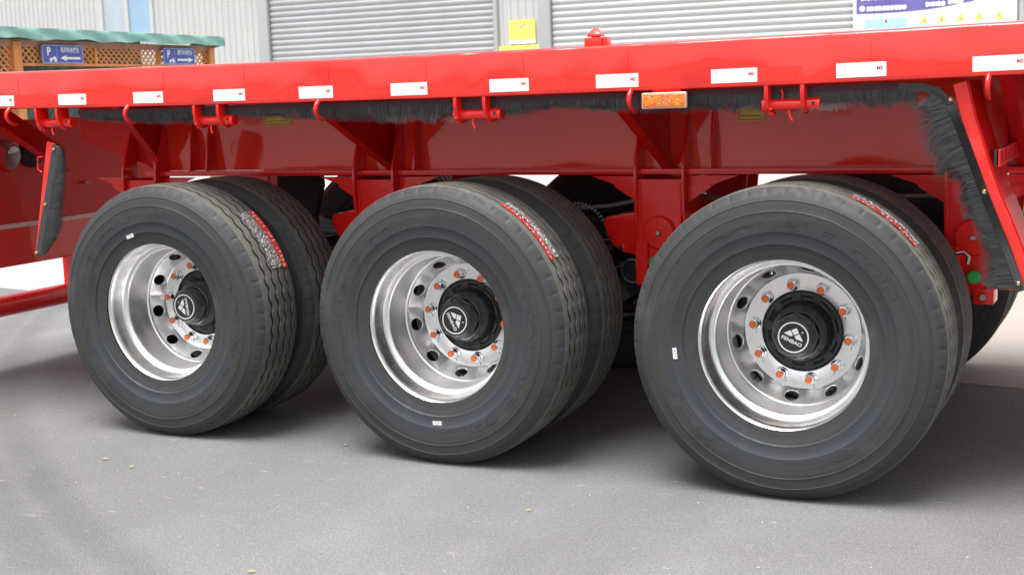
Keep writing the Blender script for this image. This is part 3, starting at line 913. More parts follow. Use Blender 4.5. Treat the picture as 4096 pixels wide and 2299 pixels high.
# suspension hangers
def hanger(xc, yf, sg, wl=0.10, wr=0.10):
    """face plate plane y=yf; sg=+1: face looks towards -y"""
    y2 = yf + sg * 0.012
    lo, hi = sorted((yf, y2))
    b = MB()
    b.prism([(xc - wl, 1.045), (xc + wr, 1.045), (xc + wr * .9, 0.90), (xc + 0.075, 0.80), (xc + 0.04, 0.62), (xc - 0.055, 0.62), (xc - wl * .95, 0.80)], lo, hi, 'y')
    o = put('suspension_hanger', bevel(b.mesh('suspension_hanger', M['red']), 0.002, 1), tr)
    # inner twin plate
    b = MB(); b.prism([(xc - wl, 1.045), (xc + wr, 1.045), (xc + 0.075, 0.80), (xc + 0.04, 0.64), (xc - 0.055, 0.64), (xc - wl * .95, 0.80)], yf + sg * 0.17, yf + sg * 0.182, 'y')
    b.build('inner_plate', M['red'], o)
    # side cheeks: thin yz plates, proud of the face, run up past the flange as web gussets
    for (xs, tw) in ((xc - wl - 0.006, 0.012), (xc + wr - 0.006, 0.012)):
        ps = [(yf + sg * 0.085, 1.33), (yf + sg * 0.045, 1.25), (yf + sg * 0.006, 1.16), (yf - sg * 0.020, 1.09), (yf - sg * 0.024, 1.00), (yf - sg * 0.018, 0.93), (yf - sg * 0.004, 0.84), (yf + sg * 0.006, 0.78), (yf + sg * 0.18, 0.78), (yf + sg * 0.18, 1.045), (yf + sg * 0.078, 1.05), (yf + sg * 0.085, 1.10)]
        b = MB(); b.prism(ps, xs, xs + tw, 'x')
        put('gusset', bevel(b.mesh('gusset', M['red']), 0.0015, 1), o)
    # triangular wings beside the cheeks
    for s_ in (-1, 1):
        xx = xc + (wr + 0.007 if s_ > 0 else -wl - 0.007)
        b = MB(); b.prism([(xx, 1.055), (xx + s_ * 0.20, 1.055), (xx + s_ * 0.11, 1.025), (xx, 0.955)], yf + sg * 0.030, yf + sg * 0.040, 'y')
        b.build('gusset', M['red'], o)
        b = MB(); b.prism([(xx, 1.020), (xx + s_ * 0.085, 1.022), (xx + s_ * 0.100, 1.014), (xx, 0.952)], yf + sg * 0.022, yf + sg * 0.029, 'y')
        b.build('gusset', M['red'], o)
    # lower edge rib and weld beads
    b = MB(); b.box(xc - wl - 0.004, xc - 0.052, yf - sg * 0.02, yf + 0.0, 0.62, 0.80) if sg > 0 else None
    if sg > 0:
        put('gusset', bevel(b.mesh('gusset', M['red']), 0.003, 1), o)
    b = MB()
    for side in (-1, 1):
        xw = xc + (wr - 0.016 if side > 0 else -wl + 0.017)
        b = MB(); wp = [(xw + rnd.uniform(-.0007, .0007), yf - sg * 0.0012, 0.83 + q_ * 0.0052) for q_ in range(40)]
        b.tube(wp, [0.0022 if q_ % 2 else 0.0034 for q_ in range(40)], 6)
        b.build('weld_bead', M['red'], o, smooth=60)
    # pivot boss
    b = MB()
    c = (xc - 0.005, yf, 0.832)
    b.lathe([(0.0, -0.026), (0.010, -0.026), (0.0125, -0.020), (0.0125, -0.018), (0.060, -0.018), (0.066, -0.012), (0.068, 0.0)], 40, c=c)
    b.mat(1); b.lathe([(0.0, -0.0285), (0.008, -0.0285), (0.0105, -0.0262)], 20, c=c)
    pb = b.build('pivot_boss', [M['red'], M['steel']], o, smooth=40)
    return o
for xc in (-0.660, 0.668):
    hanger(xc, 0.665, 1)
hanger(-1.985, 0.665, 1); hanger(1.86, 0.675, 1)
for xc in (-1.985, -0.66, 0.668, 1.86):
    b = MB(); b.prism([(xc - .1, 1.045), (xc + .1, 1.045), (xc + 0.075, 0.80), (xc + 0.04, 0.62), (xc - 0.055, 0.62), (xc - .095, 0.80)], 1.73, 1.745, 'y')
    b.prism([(xc - .1, 1.045), (xc + .1, 1.045), (xc + 0.075, 0.80), (xc + 0.04, 0.62), (xc - 0.055, 0.62), (xc - .095, 0.80)], 1.55, 1.565, 'y')
    b.build('suspension_hanger', M['red'], tr)

# equalising rockers
for xc in (-0.660, 0.668):
    for yc in (0.755, 1.645):
        b = MB()
        pts = [(xc - 0.255, 0.835), (xc - 0.262, 0.872), (xc - 0.250, 0.889), (xc - 0.205, 0.892), (xc - 0.195, 0.899), (xc - 0.09, 0.910), (xc + 0.09, 0.910), (xc + 0.195, 0.899), (xc + 0.255, 0.88), (xc + 0.262, 0.85), (xc + 0.235, 0.78), (xc + 0.18, 0.755), (xc, 0.715), (xc - 0.18, 0.745), (xc - 0.225, 0.775)]
        b.prism(pts, yc - 0.055, yc + 0.055, 'y')
        o = put('equaliser', bevel(b.mesh('equaliser', M['red']), 0.006, 2), tr)
        b = MB(); b.lathe([(0, -0.014), (0.008, -0.014), (0.011, -0.010), (0.014, 0.0)], 6, c=(xc - 0.185, yc - 0.056, 0.765)); b.build('clamp_bolt', M['brass'], o)
# leaf springs
for ax in (-1.334, 0, 1.334):
    for yc in (0.755, 1.645):
        b = MB()
        for lv in range(3):
            hl_ = 0.50 - 0.10 * lv if lv else 0.53
            pts = []
            for i in range(13):
                t = -1 + 2 * i / 12; x = ax + t * hl_
                pts.append((x, 0.735 - lv * 0.024 + 0.055 * (t * hl_ / 0.53) ** 2))
            up = [(x, z + 0.022) for x, z in pts[::-1]]
            b.prism(pts + up, yc - 0.045, yc + 0.045, 'y')
        b.box(ax - 0.09, ax + 0.09, yc - 0.06, yc + 0.06, 0.60, 0.665)
        b.box(ax - 0.10, ax + 0.10, yc - 0.06, yc + 0.06, 0.765, 0.80)
        b.build('leaf_spring', M['black_paint'], tr)
        # torque arm to the hanger in front
        b = MB()
        b.tube([(ax + 0.10, yc, 0.56), (ax + 0.50, yc, 0.665)], 0.028, 14)
        b.lathe([(0.030, -0.04), (0.052, -0.04), (0.052, 0.04), (0.030, 0.04)], 28, closed=True, c=(ax + 0.535, yc - 0.03, 0.672))
        b.lathe([(0.0, -0.03), (0.03, -0.03)], 20, c=(ax + 0.535, yc - 0.03, 0.672))
        b.build('torque_arm', M['black_paint'], tr, smooth=40)
        if yc < 1:
            b = MB(); b.lathe([(0.044, -0.005), (0.050, -0.005), (0.050, 0.0), (0.044, 0.0)], 32, closed=True, c=(ax + 0.535, yc - 0.071, 0.672)); b.build('clamp_ring', M['steel'], tr, smooth=40)
    b = MB(); b.tube([(ax, 0.38, 0.54), (ax, TW - 0.38, 0.54)], 0.066, 24); b.build('axle_beam', M['black_paint'], tr, smooth=40)
    for yc in (0.50, TW - 0.50):
        b = MB(); b.lathe([(0.05, -0.10), (0.19, -0.10), (0.208, -0.08), (0.208, 0.10), (0.06, 0.105)], 40, c=(ax, yc, 0.54)); b.build('brake_drum', M['black_paint'], tr, smooth=40)
    b = MB(); b.lathe([(0.0, -0.07), (0.07, -0.07), (0.085, -0.05), (0.085, 0.02), (0.06, 0.07), (0.0, 0.08)], 28, c=(ax - 0.22, 0.98, 0.70)); b.build('brake_chamber', M['black_paint'], tr, smooth=40)
# green end caps of the torque-arm pins
for (x, y, z) in ((0.647, 0.648, 0.714), (1.862, 0.66, 0.690), (-0.68, 0.648, 0.714)):
    b = MB(); b.lathe([(0, -0.016), (0.020, -0.016), (0.0245, -0.011), (0.0245, 0.0)], 28, c=(x, y, z)); b.build('pin_cap', M['green'], tr, smooth=40)
# shackle block below the front hanger and coil of air hose
b = MB(); b.box(1.86, 1.93, 0.66, 0.78, 0.590, 0.645); b.box(1.93, 2.01, 0.70, 0.74, 0.640, 0.660)
put('pivot_block', bevel(b.mesh('pivot_block', M['red']), 0.004, 2), tr)
b = MB(); b.lathe([(0, -0.012), (0.012, -0.012), (0.015, -0.006), (0.015, 0.0)], 6, c=(1.893, 0.66, 0.617)); b.build('bolt', M['steel'], tr)
b = MB(); b.tube([(1.80, 0.60, 0.78), (1.835, 0.60, 0.79), (1.85, 0.60, 0.77), (1.845, 0.60, 0.745)], 0.008, 8); b.build('air_hose', M['steel'], tr, smooth=60)
b = MB()
for k_ in range(20):
    a = R(125 - k_ * 6.5)
    c = Vector((0.28 + 0.14 * math.cos(a), 0.72, 0.79 + 0.15 * math.sin(a)))
    t = Vector((math.sin(a), 0, -math.cos(a)))
    b.tube([c - t * 0.003, c + t * 0.003], 0.008, 8)
b.build('coiled_hose', M['panel_grey'], tr, smooth=60)
b = MB()
pts = [(-0.5 + 0.12 * i, 0.95, 0.93 + 0.03 * math.sin(i * 0.8)) for i in range(20)]
b.tube(pts, 0.009, 8); b.build('brake_hose', M['panel_grey'], tr, smooth=60)
# rubber flap hanging between the beams by the rear axle
b = MB(); b.prism([(-1.56, 1.058), (-1.306, 1.058), (-1.30, 0.98), (-1.345, 0.83), (-1.36, 0.62), (-1.56, 0.62)], 1.18, 1.22, 'y'); b.build('air_bellows', M['dull_black'], tr)

# rear panel, lamps and under-run bumper (the trailer's tail end, left in the picture)
b = MB(); b.box(-3.215, -3.205, 0.10, 2.30, 0.785, 1.345)
rp = put('rear_panel', bevel(b.mesh('rear_panel', M['red_shaded']), 0.003, 1), tr)
b = MB(); b.box(-3.21, -3.19, 0.10, 2.30, 0.762, 0.784); b.build('rear_panel_gap_strip', plain('pale_gap_brightness', (0.75, 0.5, 0.45), 0.4), rp)  # added pale strip: brightness of the slot under the panel put into its colour
b = MB(); b.box(-3.215, -3.200, 0.10, 2.30, 0.555, 0.745); b.build('rear_panel', M['red'], tr)
b = MB(); b.box(-3.212, -3.203, 0.12, 2.28, 0.745, 0.762); b.build('rear_panel', M['red'], tr)
for yc in (0.99, 1.155):
    b = MB()
    prof = [(0.068, 0.0), (0.070, 0.012), (0.060, 0.020), (0.056, 0.035), (0.040, 0.048), (0.020, 0.052), (0.0, 0.052)]
    n_ = 28
    vs = []; fs = []
    for k_ in range(n_):
        a = 2 * math.pi * k_ / n_
        for r_, h__ in prof: vs.append((-3.204 + h__, yc + 1.15 * r_ * math.cos(a), 1.160 + 1.15 * r_ * math.sin(a)))
    m_ = len(prof)
    for k_ in range(n_):
        for j in range(m_ - 1): fs.append((k_ * m_ + j, k_ * m_ + j + 1, ((k_ + 1) % n_) * m_ + j + 1, ((k_ + 1) % n_) * m_ + j))
    b.add(vs, fs)
    tl = b.build('tail_lamp', M['dull_black'] if yc > 1.1 else M['panel_grey'], tr, smooth=40)
    b = MB(); b.add([(-3.15, yc + 0.045 * math.cos(a * math.pi / 8), 1.165 + 0.040 * math.sin(a * math.pi / 8)) for a in range(1, 9)], [tuple(range(8))]); b.build('lamp_reflector', M['steel'], tl)
    b = MB(); b.tube([(-3.148, yc + 0.03 * math.cos(t_), 1.20 + 0.025 * math.sin(t_)) for t_ in [0.5 * q for q in range(9)]], 0.0025, 6); b.build('lamp_wire', M['white_metal'], tl)
for y in (0.50, 1.35, 1.95):
    b = MB(); b.box(-3.225, -3.175, y, y + 0.045, 0.37, 0.56); b.build('bumper_post', M['red'], tr)
b = MB(); b.tube([(-3.20, 0.12, 0.347), (-3.20, 2.28, 0.347)], 0.057, 28); b.build('rear_bumper', M['red'], tr, smooth=40)
b = MB(); b.box(-2.30, -2.22, 0.78, 0.86, 1.23, 1.33); b.build('valve_block', M['black_paint'], tr)
b = MB(); b.tube([(-3.197, 1.53, 0.97), (-3.18, 1.53, 0.97), (-3.17, 1.56, 0.965)], 0.008, 8); b.build('grease_fitting', M['brass'], tr)

# ------------------------------------------------------------------ brush strips round the wheels
def bristles(path, dirs, length, dens, name, parent, seed=1, wave=0.05, thick=0.0007, keep=None, yw=1.0, root_gap=0.0):
    """path: list of points; dirs: outward direction per point; thin three-sided blades"""
    r = random.Random(seed)
    seg = []; tot = 0
    for i in range(len(path) - 1):
        l_ = (Vector(path[i + 1]) - Vector(path[i])).length; seg.append((tot, l_)); tot += l_
    b = MB()
    n = int(tot * dens)
    for k_ in range(n):
        s = tot * (k_ + r.random()) / n
        for i, (a, l_) in enumerate(seg):
            if s <= a + l_ or i == len(seg) - 1:
                t = (s - a) / l_; break
        p = Vector(path[i]).lerp(Vector(path[i + 1]), t)
        d_ = Vector(dirs[i]).lerp(Vector(dirs[i + 1]), t).normalized()
        tan = (Vector(path[i + 1]) - Vector(path[i])).normalized()
        if keep and not keep(s, r): continue
        clump = wave * (math.sin(s * 11 + seed) + 0.6 * math.sin(s * 27 + 2 * seed) + 0.5 * math.sin(s * 61 + 1))
        yc = yw * (0.25 * math.sin(s * 8.3 + seed) + 0.2 * math.sin(s * 23.0))
        L = length(s) * r.uniform(0.86, 1.04)
        dd = (d_ + tan * (clump * 8 + r.gauss(0, 0.055)) + Vector((0, yc + r.gauss(0, 0.08), 0))).normalized()
        p = p + Vector((0, r.uniform(-0.006, 0.006), 0))
        mid = p + d_ * L * 0.45 + (dd - d_) * L * 0.12
        tip = p + dd * L
        w = thick * r.uniform(0.8, 1.3)
        side = tan * w; dep = Vector((0, w, 0))
        b.mat(1 if r.random() < 0.035 else 0)
        b.add([p - side, p + side, p + dep * 1.6, mid - side, mid + side, mid + dep * 1.6, tip],
              [(0, 1, 4, 3), (1, 2, 5, 4), (2, 0, 3, 5), (3, 4, 6), (4, 5, 6), (5, 3, 6)])
    return b.build(name, [M['bristle'], M['bristle_root']], parent, kind='stuff')

TB = 0.05
# top strip holder
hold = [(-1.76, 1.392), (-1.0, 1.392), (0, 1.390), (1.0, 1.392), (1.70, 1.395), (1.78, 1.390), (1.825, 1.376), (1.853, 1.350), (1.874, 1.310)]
b = MB()
def ribbon(b, pts, w, y0, y1):
    for i in range(len(pts) - 1):
        (xa, za), (xb, zb_) = pts[i], pts[i + 1]
        def nrm(j):
            a_ = pts[max(j - 1, 0)]; c_2 = pts[min(j + 1, len(pts) - 1)]
            t = Vector((c_2[0] - a_[0], c_2[1] - a_[1])).normalized(); return Vector((t.y, -t.x)) * w
        na, nb = nrm(i), nrm(i + 1)
        q = [(xa - na.x * .0, za - na.y * .0), (xa + na.x, za + na.y), (xb + nb.x, zb_ + nb.y), (xb, zb_)]
        vs = [(x, y0, z) for x, z in q] + [(x, y1, z) for x, z in q]
        b.add(vs, [(3, 2, 1, 0), (4, 5, 6, 7), (0, 1, 5, 4), (1, 2, 6, 5), (2, 3, 7, 6), (3, 0, 4, 7)])
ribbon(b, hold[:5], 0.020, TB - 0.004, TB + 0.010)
b.mat(1)
ribbon(b, hold[4:], 0.026, TB - 0.004, TB + 0.010)
ts = b.build('brush_strip', [plain('maroon_strip_shade', (0.05, 0.012, 0.016), 0.6), M['strip']], tr)  # shade below the rail put into the holder's maroon colour
zt = 1.374
pth = [(-1.75, TB, zt), (-1.0, TB, zt), (0, TB, zt - .002), (1.0, TB, zt), (1.76, TB, zt)]
def ltop(s):
    x = -1.75 + s
    pts = [(-1.75, 1.352), (-1.6, 1.333), (-1.2, 1.314), (-1.0, 1.314), (-.93, 1.352), (-.86, 1.332), (-.77, 1.331), (-.47, 1.318), (-.35, 1.303), (-.07, 1.30), (.08, 1.292), (.28, 1.305), (.39, 1.318), (.49, 1.345), (.57, 1.337),
           (.7, 1.318), (1.0, 1.31), (1.3, 1.305), (1.5, 1.305), (1.62, 1.312), (1.78, 1.317)]
    for (a, la), (c, lc) in zip(pts, pts[1:]):
        if x <= c: return 1.376 - (la + (lc - la) * (x - a) / (c - a))
    return 0.06
bristles(pth, [(0, 0, -1)] * 5, ltop, 1900, 'bristles', ts, 3, wave=0.050, thick=0.0008)
# right slanted guard
slant = [(1.874, 1.325), (1.90, 1.262), (1.978, 1.052), (2.055, 0.855), (2.095, 0.745)]
GY = 0.03
b = MB(); ribbon(b, slant, 0.024, GY - 0.004, GY + 0.008)
rs = put('brush_strip', bevel(b.mesh('brush_strip', M['strip']), 0.0015, 1), tr)
for (x, z) in ((1.862, 1.338), (1.9655, 1.056), (2.082, 0.760)):
    pass
for (x, z) in ((1.868, 1.338), (1.972, 1.050), (2.078, 0.765)):
    b = MB(); b.lathe([(0, -0.010), (0.0055, -0.010), (0.0085, -0.006), (0.0085, 0.0)], 6, c=(x - 0.004, GY - 0.004, z)); b.build('bolt', M['brass'], rs, smooth=30)
pth = [(1.800, GY + .012, 1.366), (1.832, GY + .008, 1.345), (1.852, GY + .004, 1.318), (1.878, GY + .004, 1.254), (1.956, GY + .004, 1.046), (2.034, GY + .004, 0.850), (2.072, GY + .004, 0.748)]
dv = Vector((-0.94, 0, -0.36))
bristles(pth, [(-0.3, 0, -0.9), (-0.6, 0, -0.6), (-0.85, 0, -0.25), (-0.95, 0, -0.42), (-0.98, 0, -0.2), (-0.96, 0, 0.05), (-0.93, 0, -0.12)], lambda s: min(0.105, 0.055 + s * .6) + 0.022 * math.sin((s - .07) * 9.2 + 1.0) - 0.03 * math.exp(-((s - 0.31) / 0.035) ** 2), 2200, 'bristles', rs, 5, wave=0.05, thick=0.0008)
b = MB()
fp = [(1.868, 1.384), (1.908, 1.395), (1.935, 1.276), (2.007, 1.053), (2.068, 0.905), (2.125, 0.745), (2.095, 0.742), (2.024, 0.904), (1.975, 1.053), (1.895, 1.276)]
b.prism(fp, GY + 0.010, GY + 0.018, 'y')
gp = put('mudguard_plate', bevel(b.mesh('mudguard_plate', M['red_side']), 0.0015, 1), tr)
b = MB()
ed = [(1.908, 1.395), (1.935, 1.276), (2.007, 1.053), (2.068, 0.905), (2.125, 0.745)]
vs = [(x, GY + 0.019, z) for x, z in ed] + [(x + 0.004, 0.30, z) for x, z in ed] + [(x + 0.006, GY + 0.019, z) for x, z in ed] + [(x + 0.010, 0.30, z) for x, z in ed]
fs = []
for i in range(4):
    fs += [(i, i + 1, 5 + i + 1, 5 + i), (10 + i, 15 + i, 15 + i + 1, 10 + i + 1), (i, 10 + i, 10 + i + 1, i + 1), (5 + i, 5 + i + 1, 15 + i + 1, 15 + i)]
fs += [(0, 5, 15, 10), (4, 14, 19, 9)]
b.add(vs, fs); b.build('guard_return', M['red_shaded'], gp)
# slotted bar across
b = MB()
x = 2.008
segs = []
yy = 0.04
b.box(x, x + 0.006, 0.02, 0.62, 1.128, 1.138); b.box(x, x + 0.006, 0.02, 0.62, 1.172, 1.182)
for k_ in range(7):
    y = 0.02 + k_ * 0.096; b.box(x + 0.0005, x + 0.0055, y, y + 0.045, 1.138, 1.172)
b.build('slotted_bar', M['red'], tr)
b = MB(); b.box(x - 0.012, x - 0.004, 0.02, 0.62, 1.130, 1.180); b.build('slotted_bar_backing', M['dull_black'], tr)
# left guard
LY = 0.05
b = MB()
lf = [(-1.968, 1.262), (-1.922, 1.252), (-2.083, 0.750), (-2.096, 0.758)]
b.prism(lf, LY + 0.008, LY + 0.014, 'y')
lg = put('mudguard_plate', bevel(b.mesh('mudguard_plate', M['red_side']), 0.0015, 1), tr)
b = MB(); b.tube([(-2.0, LY + .01, 1.195), (-2.03, LY + .01, 1.192), (-2.036, LY + .01, 1.14), (-2.012, LY + .01, 1.125)], 0.004, 8); b.build('loop', M['red'], lg, smooth=60)
b = MB(); b.prism([(-1.924, 1.250), (-1.883, 1.236), (-2.050, 0.752), (-2.085, 0.751)], LY - 0.004, LY + 0.007, 'y')
ls = put('brush_strip', bevel(b.mesh('brush_strip', M['strip']), 0.0015, 1), tr)
for (x, z) in ((-1.915, 1.228), (-1.994, 0.985), (-2.070, 0.768)):
    b = MB(); b.lathe([(0, -0.010), (0.006, -0.010), (0.009, -0.006), (0.009, 0.0)], 6, c=(x, LY - 0.004, z)); b.build('bolt', M['brass'], ls, smooth=30)
pth = [(-1.890, LY, 1.234), (-1.970, LY, 1.0), (-2.052, LY, 0.756)]
def lleft(s):
    q = s / 0.51
    pts = [(0, .028), (.15, .062), (.5, .092), (.75, .105), (.85, .088), (1.0, .030)]
    for (a, la), (c, lc) in zip(pts, pts[1:]):
        if q <= c: return la + (lc - la) * (q - a) / (c - a)
    return .03
bristles(pth, [(1, 0, -0.25), (1, 0, 0.05), (1, 0, 0.15)], lleft, 5200, 'bristles', ls, 9, wave=0.003, yw=0.1)

# ------------------------------------------------------------------ wheels
TC = 0.110
def tyre_mesh():
    NP = 50; S = 8; n = NP * S
    hw = 0.108
    half = [(0.124, 0.292), (0.126, 0.306), (0.130, 0.322), (0.134, 0.340), (0.1365, 0.3415), (0.1400, 0.3445), (0.1405, 0.362), (0.1450, 0.384),
            (0.1468, 0.3865), (0.1475, 0.415), (0.1480, 0.440), (0.1470, 0.4505), (0.1480, 0.4520), (0.1480, 0.4550), (0.1465, 0.4565), (0.1420, 0.475), (0.1402, 0.4885), (0.1412, 0.4900), (0.1405, 0.4922), (0.1386, 0.4935), (0.1330, 0.505), (0.1270, 0.514),
            (0.1205, 0.5215), (0.1150, 0.5270), (0.1105, 0.5315), (0.1080, 0.5340)]
    gro = (0.068, 0.023)
    gw = 0.0066; gd = 0.014
    prof = []
    kinds = []
    for k_, (y, r) in enumerate(half):
        prof.append((-y, r)); kinds.append('side' if r < 0.512 else ('sh' if r < 0.533 else 'edge'))
    def crown(y): return 0.540 - 0.0042 * (y / hw) ** 2
    pts = []
    for g_ in (-0.068, -0.023, 0.023, 0.068):
        pts += [(g_ - gw - .0012, 0, 'z'), (g_ - gw, 0.0015, 'z'), (g_ - gw * .75, gd, 'zg'), (g_ + gw * .75, gd, 'zg'), (g_ + gw, 0.0015, 'z'), (g_ + gw + .0012, 0, 'z')]
    pts += [(-0.100, 0, 't'), (0.100, 0, 't'), (-0.045, 0, 't'), (0, 0, 't'), (0.045, 0, 't')]
    pts.sort()
    for y, dpt, kd in pts:
        prof.append((y, crown(y) - dpt)); kinds.append(kd)
    for k_, (y, r) in enumerate(half[::-1]):
        prof.append((y, r)); kinds.append('side' if r < 0.512 else ('sh' if r < 0.533 else 'edge'))
    zz = [-1, -0.9, -0.75, 0.45, 1, 0.9, 0.75, -0.45]
    vs = []; m = len(prof)
    for i in range(n):
        a = 2 * math.pi * i / n; ph = i % S
        for (y, r), kd in zip(prof, kinds):
            yy, rr = y, r
            if kd in ('z', 'zg'): yy = y + zz[ph] * 0.0050
            if kd in ('sh', 'edge') and ph == (2 if y < 0 else 6):
                rr = r - (0.0022 if kd == 'sh' else 0.0012); yy = y * 0.992
            zf = rr * math.sin(a)
            if zf < -0.5352:
                zf = -0.5352
            low = max(0.0, (-zf - 0.33) / 0.2)
            if kd == 'side': yy *= 1.0 + 0.035 * low * max(0, -math.sin(a)) ** 14
            vs.append((rr * math.cos(a), yy + TC, zf))
    fs, mi = [], []
    for i in range(n):
        i2 = (i + 1) % n
        for j in range(m - 1):
            fs.append((i * m + j, i * m + j + 1, i2 * m + j + 1, i2 * m + j))
            kd = kinds[j], kinds[j + 1]
            mi.append(1 if (kd[0] in ('t', 'z', 'edge') and kd[1] in ('t', 'z', 'edge')) else 0)
    b = MB(); b.v = vs; b.f = fs; b.mi = mi
    return b.mesh('tyre', [M['rubber'], M['tread']], smooth=28)
tyre_me = tyre_mesh()
# flatten the bottom slightly where it stands on the ground
def rim_mesh():
    b = MB()
    sat = 1
    outer = [(0.277, 0.062), (0.2835, 0.040), (0.2855, 0.022), (0.2875, 0.010), (0.2915, 0.002), (0.2960, -0.0025), (0.3010, -0.003), (0.3048, 0.0005), (0.3062, 0.006), (0.3050, 0.013), (0.300, 0.016)]
    b.lathe(outer, 128)
    inner = [(0.277, 0.062), (0.2735, 0.070), (0.2660, 0.0735), (0.2615, 0.0765), (0.2590, 0.082), (0.2580, 0.092), (0.2560, 0.150), (0.2540, 0.186), (0.2525, 0.1925), (0.2480, 0.196), (0.2460, 0.200), (0.2450, 0.2055)]
    b.mat(1).lathe(inner, 128)
    # hole band: from (r .2452,y .2050) to (r .2125,y .2610)
    A = Vector((0.2452, 0.2050)); B = Vector((0.2110, 0.2615))
    L = (B - A).length; nrm = Vector((-(B - A).y, (B - A).x)).normalized()   # points outwards/towards viewer or back
    ns = 10; rc = 0.228
    Wd = 2 * math.pi * rc / ns
    def mp(s, t, off, a0):
        q = A + (B - A) * (t / L) + nrm * off
        th = a0 + s / rc
        return (q.x * math.cos(th), q.y, q.x * math.sin(th))
    hr = 0.0248; K = 40
    ctr = L * 0.50
    for h in range(ns):
        a0 = R(10.5 + 36 * h)
        vs = []; fs = []
        bnd = []
        for k_ in range(K):
            a = 2 * math.pi * k_ / K
            ca, sa = math.cos(a), math.sin(a)
            tx_ = (Wd / 2) / abs(ca) if abs(ca) > 1e-6 else 1e9
            tz_ = ((L - ctr) if sa > 0 else ctr) / abs(sa) if abs(sa) > 1e-6 else 1e9
            q = min(tx_, tz_); bnd.append((ca * q, ctr + sa * q))
        # include corners exactly
        for (cs, ct) in ((Wd / 2, L), (-Wd / 2, L), (-Wd / 2, 0), (Wd / 2, 0)):
            j = min(range(K), key=lambda i_: (bnd[i_][0] - cs) ** 2 + (bnd[i_][1] - ct) ** 2); bnd[j] = (cs, ct)
        circ0 = [(math.cos(2 * math.pi * k_ / K) * (hr + 0.0018), ctr + math.sin(2 * math.pi * k_ / K) * (hr + 0.0018)) for k_ in range(K)]
        circ1 = [(math.cos(2 * math.pi * k_ / K) * hr, ctr + math.sin(2 * math.pi * k_ / K) * hr) for k_ in range(K)]
        for s, t in bnd: vs.append(mp(s, t, 0, a0))
        for s, t in circ0: vs.append(mp(s, t, 0, a0))
        for s, t in circ1: vs.append(mp(s, t, -0.0018 * SGN, a0))
        for s, t in circ1: vs.append(mp(s, t, -0.012 * SGN, a0))
        for ring_ in range(3):
            for k_ in range(K):
                k2 = (k_ + 1) % K
                fs.append((ring_ * K + k_, ring_ * K + k2, (ring_ + 1) * K + k2, (ring_ + 1) * K + k_))
        b.mat(1).add(vs, fs)
    disc = [(0.2110, 0.2615), (0.2095, 0.2645), (0.2075, 0.2665), (0.2040, 0.2670), (0.1475, 0.2670), (0.1455, 0.2680), (0.1450, 0.2700), (0.1450, 0.288)]
    b.mat(0).lathe(disc, 128)
    # back of the disc and outer barrel (towards the tyre)
    b.mat(1).lathe([(0.1450, 0.288), (0.2040, 0.288), (0.2110, 0.2615)], 64)
    b.lathe([(0.2452, 0.2050), (0.262, 0.215)], 64)
    b.lathe([(0.262, 0.215), (0.275, 0.208), (0.288, 0.210), (0.303, 0.216), (0.300, 0.204), (0.284, 0.190), (0.262, 0.170), (0.262, 0.110), (0.283, 0.060), (0.286, 0.030), (0.300, 0.016)], 64)
    return b.mesh('wheel', [M['alu'], M['alu_satin']], smooth=32)
SGN = -1.0
A_ = Vector((0.2452, 0.2050)); B_ = Vector((0.2110, 0.2615))
n_ = Vector((-(B_ - A_).y, (B_ - A_).x)).normalized()
SGN = 1.0 if n_.y < 0 else -1.0   # offset sign so that the hole walls go away from the viewer
rim_me = rim_mesh()

def nut_mesh():
    b = MB()
    # flange washer, hex body, domed collar; nut axis along -y, base at y=0
    b.lathe([(0.0215, 0.0), (0.0225, -0.003), (0.0205, -0.0065), (0.0175, -0.008)], 28)
    b.lathe([(0.0185, -0.007), (0.0185, -0.024), (0.0165, -0.0275), (0.0135, -0.0285)], 6)
    b.lathe([(0.0140, -0.027), (0.0140, -0.033), (0.0125, -0.0335)], 24)
    b.mat(1)
    b.add([(-0.0008, -0.0006, -0.024), (0.0008, -0.0006, -0.024), (0.0008, -0.0006, -0.036), (-0.0008, -0.0006, -0.036)], [(0, 1, 2, 3)])
    return b.mesh('wheel_nut', [M['chrome'], M['ink_black']], smooth=35)
nut_me = nut_mesh()
b = MB(); b.lathe([(0.0132, -0.0325), (0.0132, -0.0385), (0.0118, -0.0402), (0.0085, -0.0405), (0.0075, -0.0392), (0.0, -0.0392)], 24)
cap_me = b.mesh('nut_cap', M['orange_cap'], smooth=35)

def hub_mesh():
    b = MB()
    b.lathe([(0.1448, 0.300), (0.1440, 0.281), (0.138, 0.276), (0.128, 0.276), (0.118, 0.281), (0.110, 0.276), (0.104, 0.250), (0.098, 0.226), (0.088, 0.212), (0.084, 0.205)], 72)
    for k_ in range(10):
        a = R(-7.5 + 36 * k_)
        ca, sa = math.cos(a), math.sin(a)
        vs = []
        for y in (0.2725, 0.29):
            for (r_, w_) in ((0.104, -0.014), (0.141, -0.019), (0.141, 0.019), (0.104, 0.014)):
                vs.append((r_ * ca - w_ * sa, y + (0.004 if r_ < .12 else 0), r_ * sa + w_ * ca))
        b.add(vs, [(0, 1, 2, 3), (4, 7, 6, 5), (0, 4, 5, 1), (1, 5, 6, 2), (2, 6, 7, 3), (3, 7, 4, 0)])
    return bevel(b.mesh('hub', M['black_paint'], smooth=35), 0.001, 1, 40)
hub_me = hub_mesh()

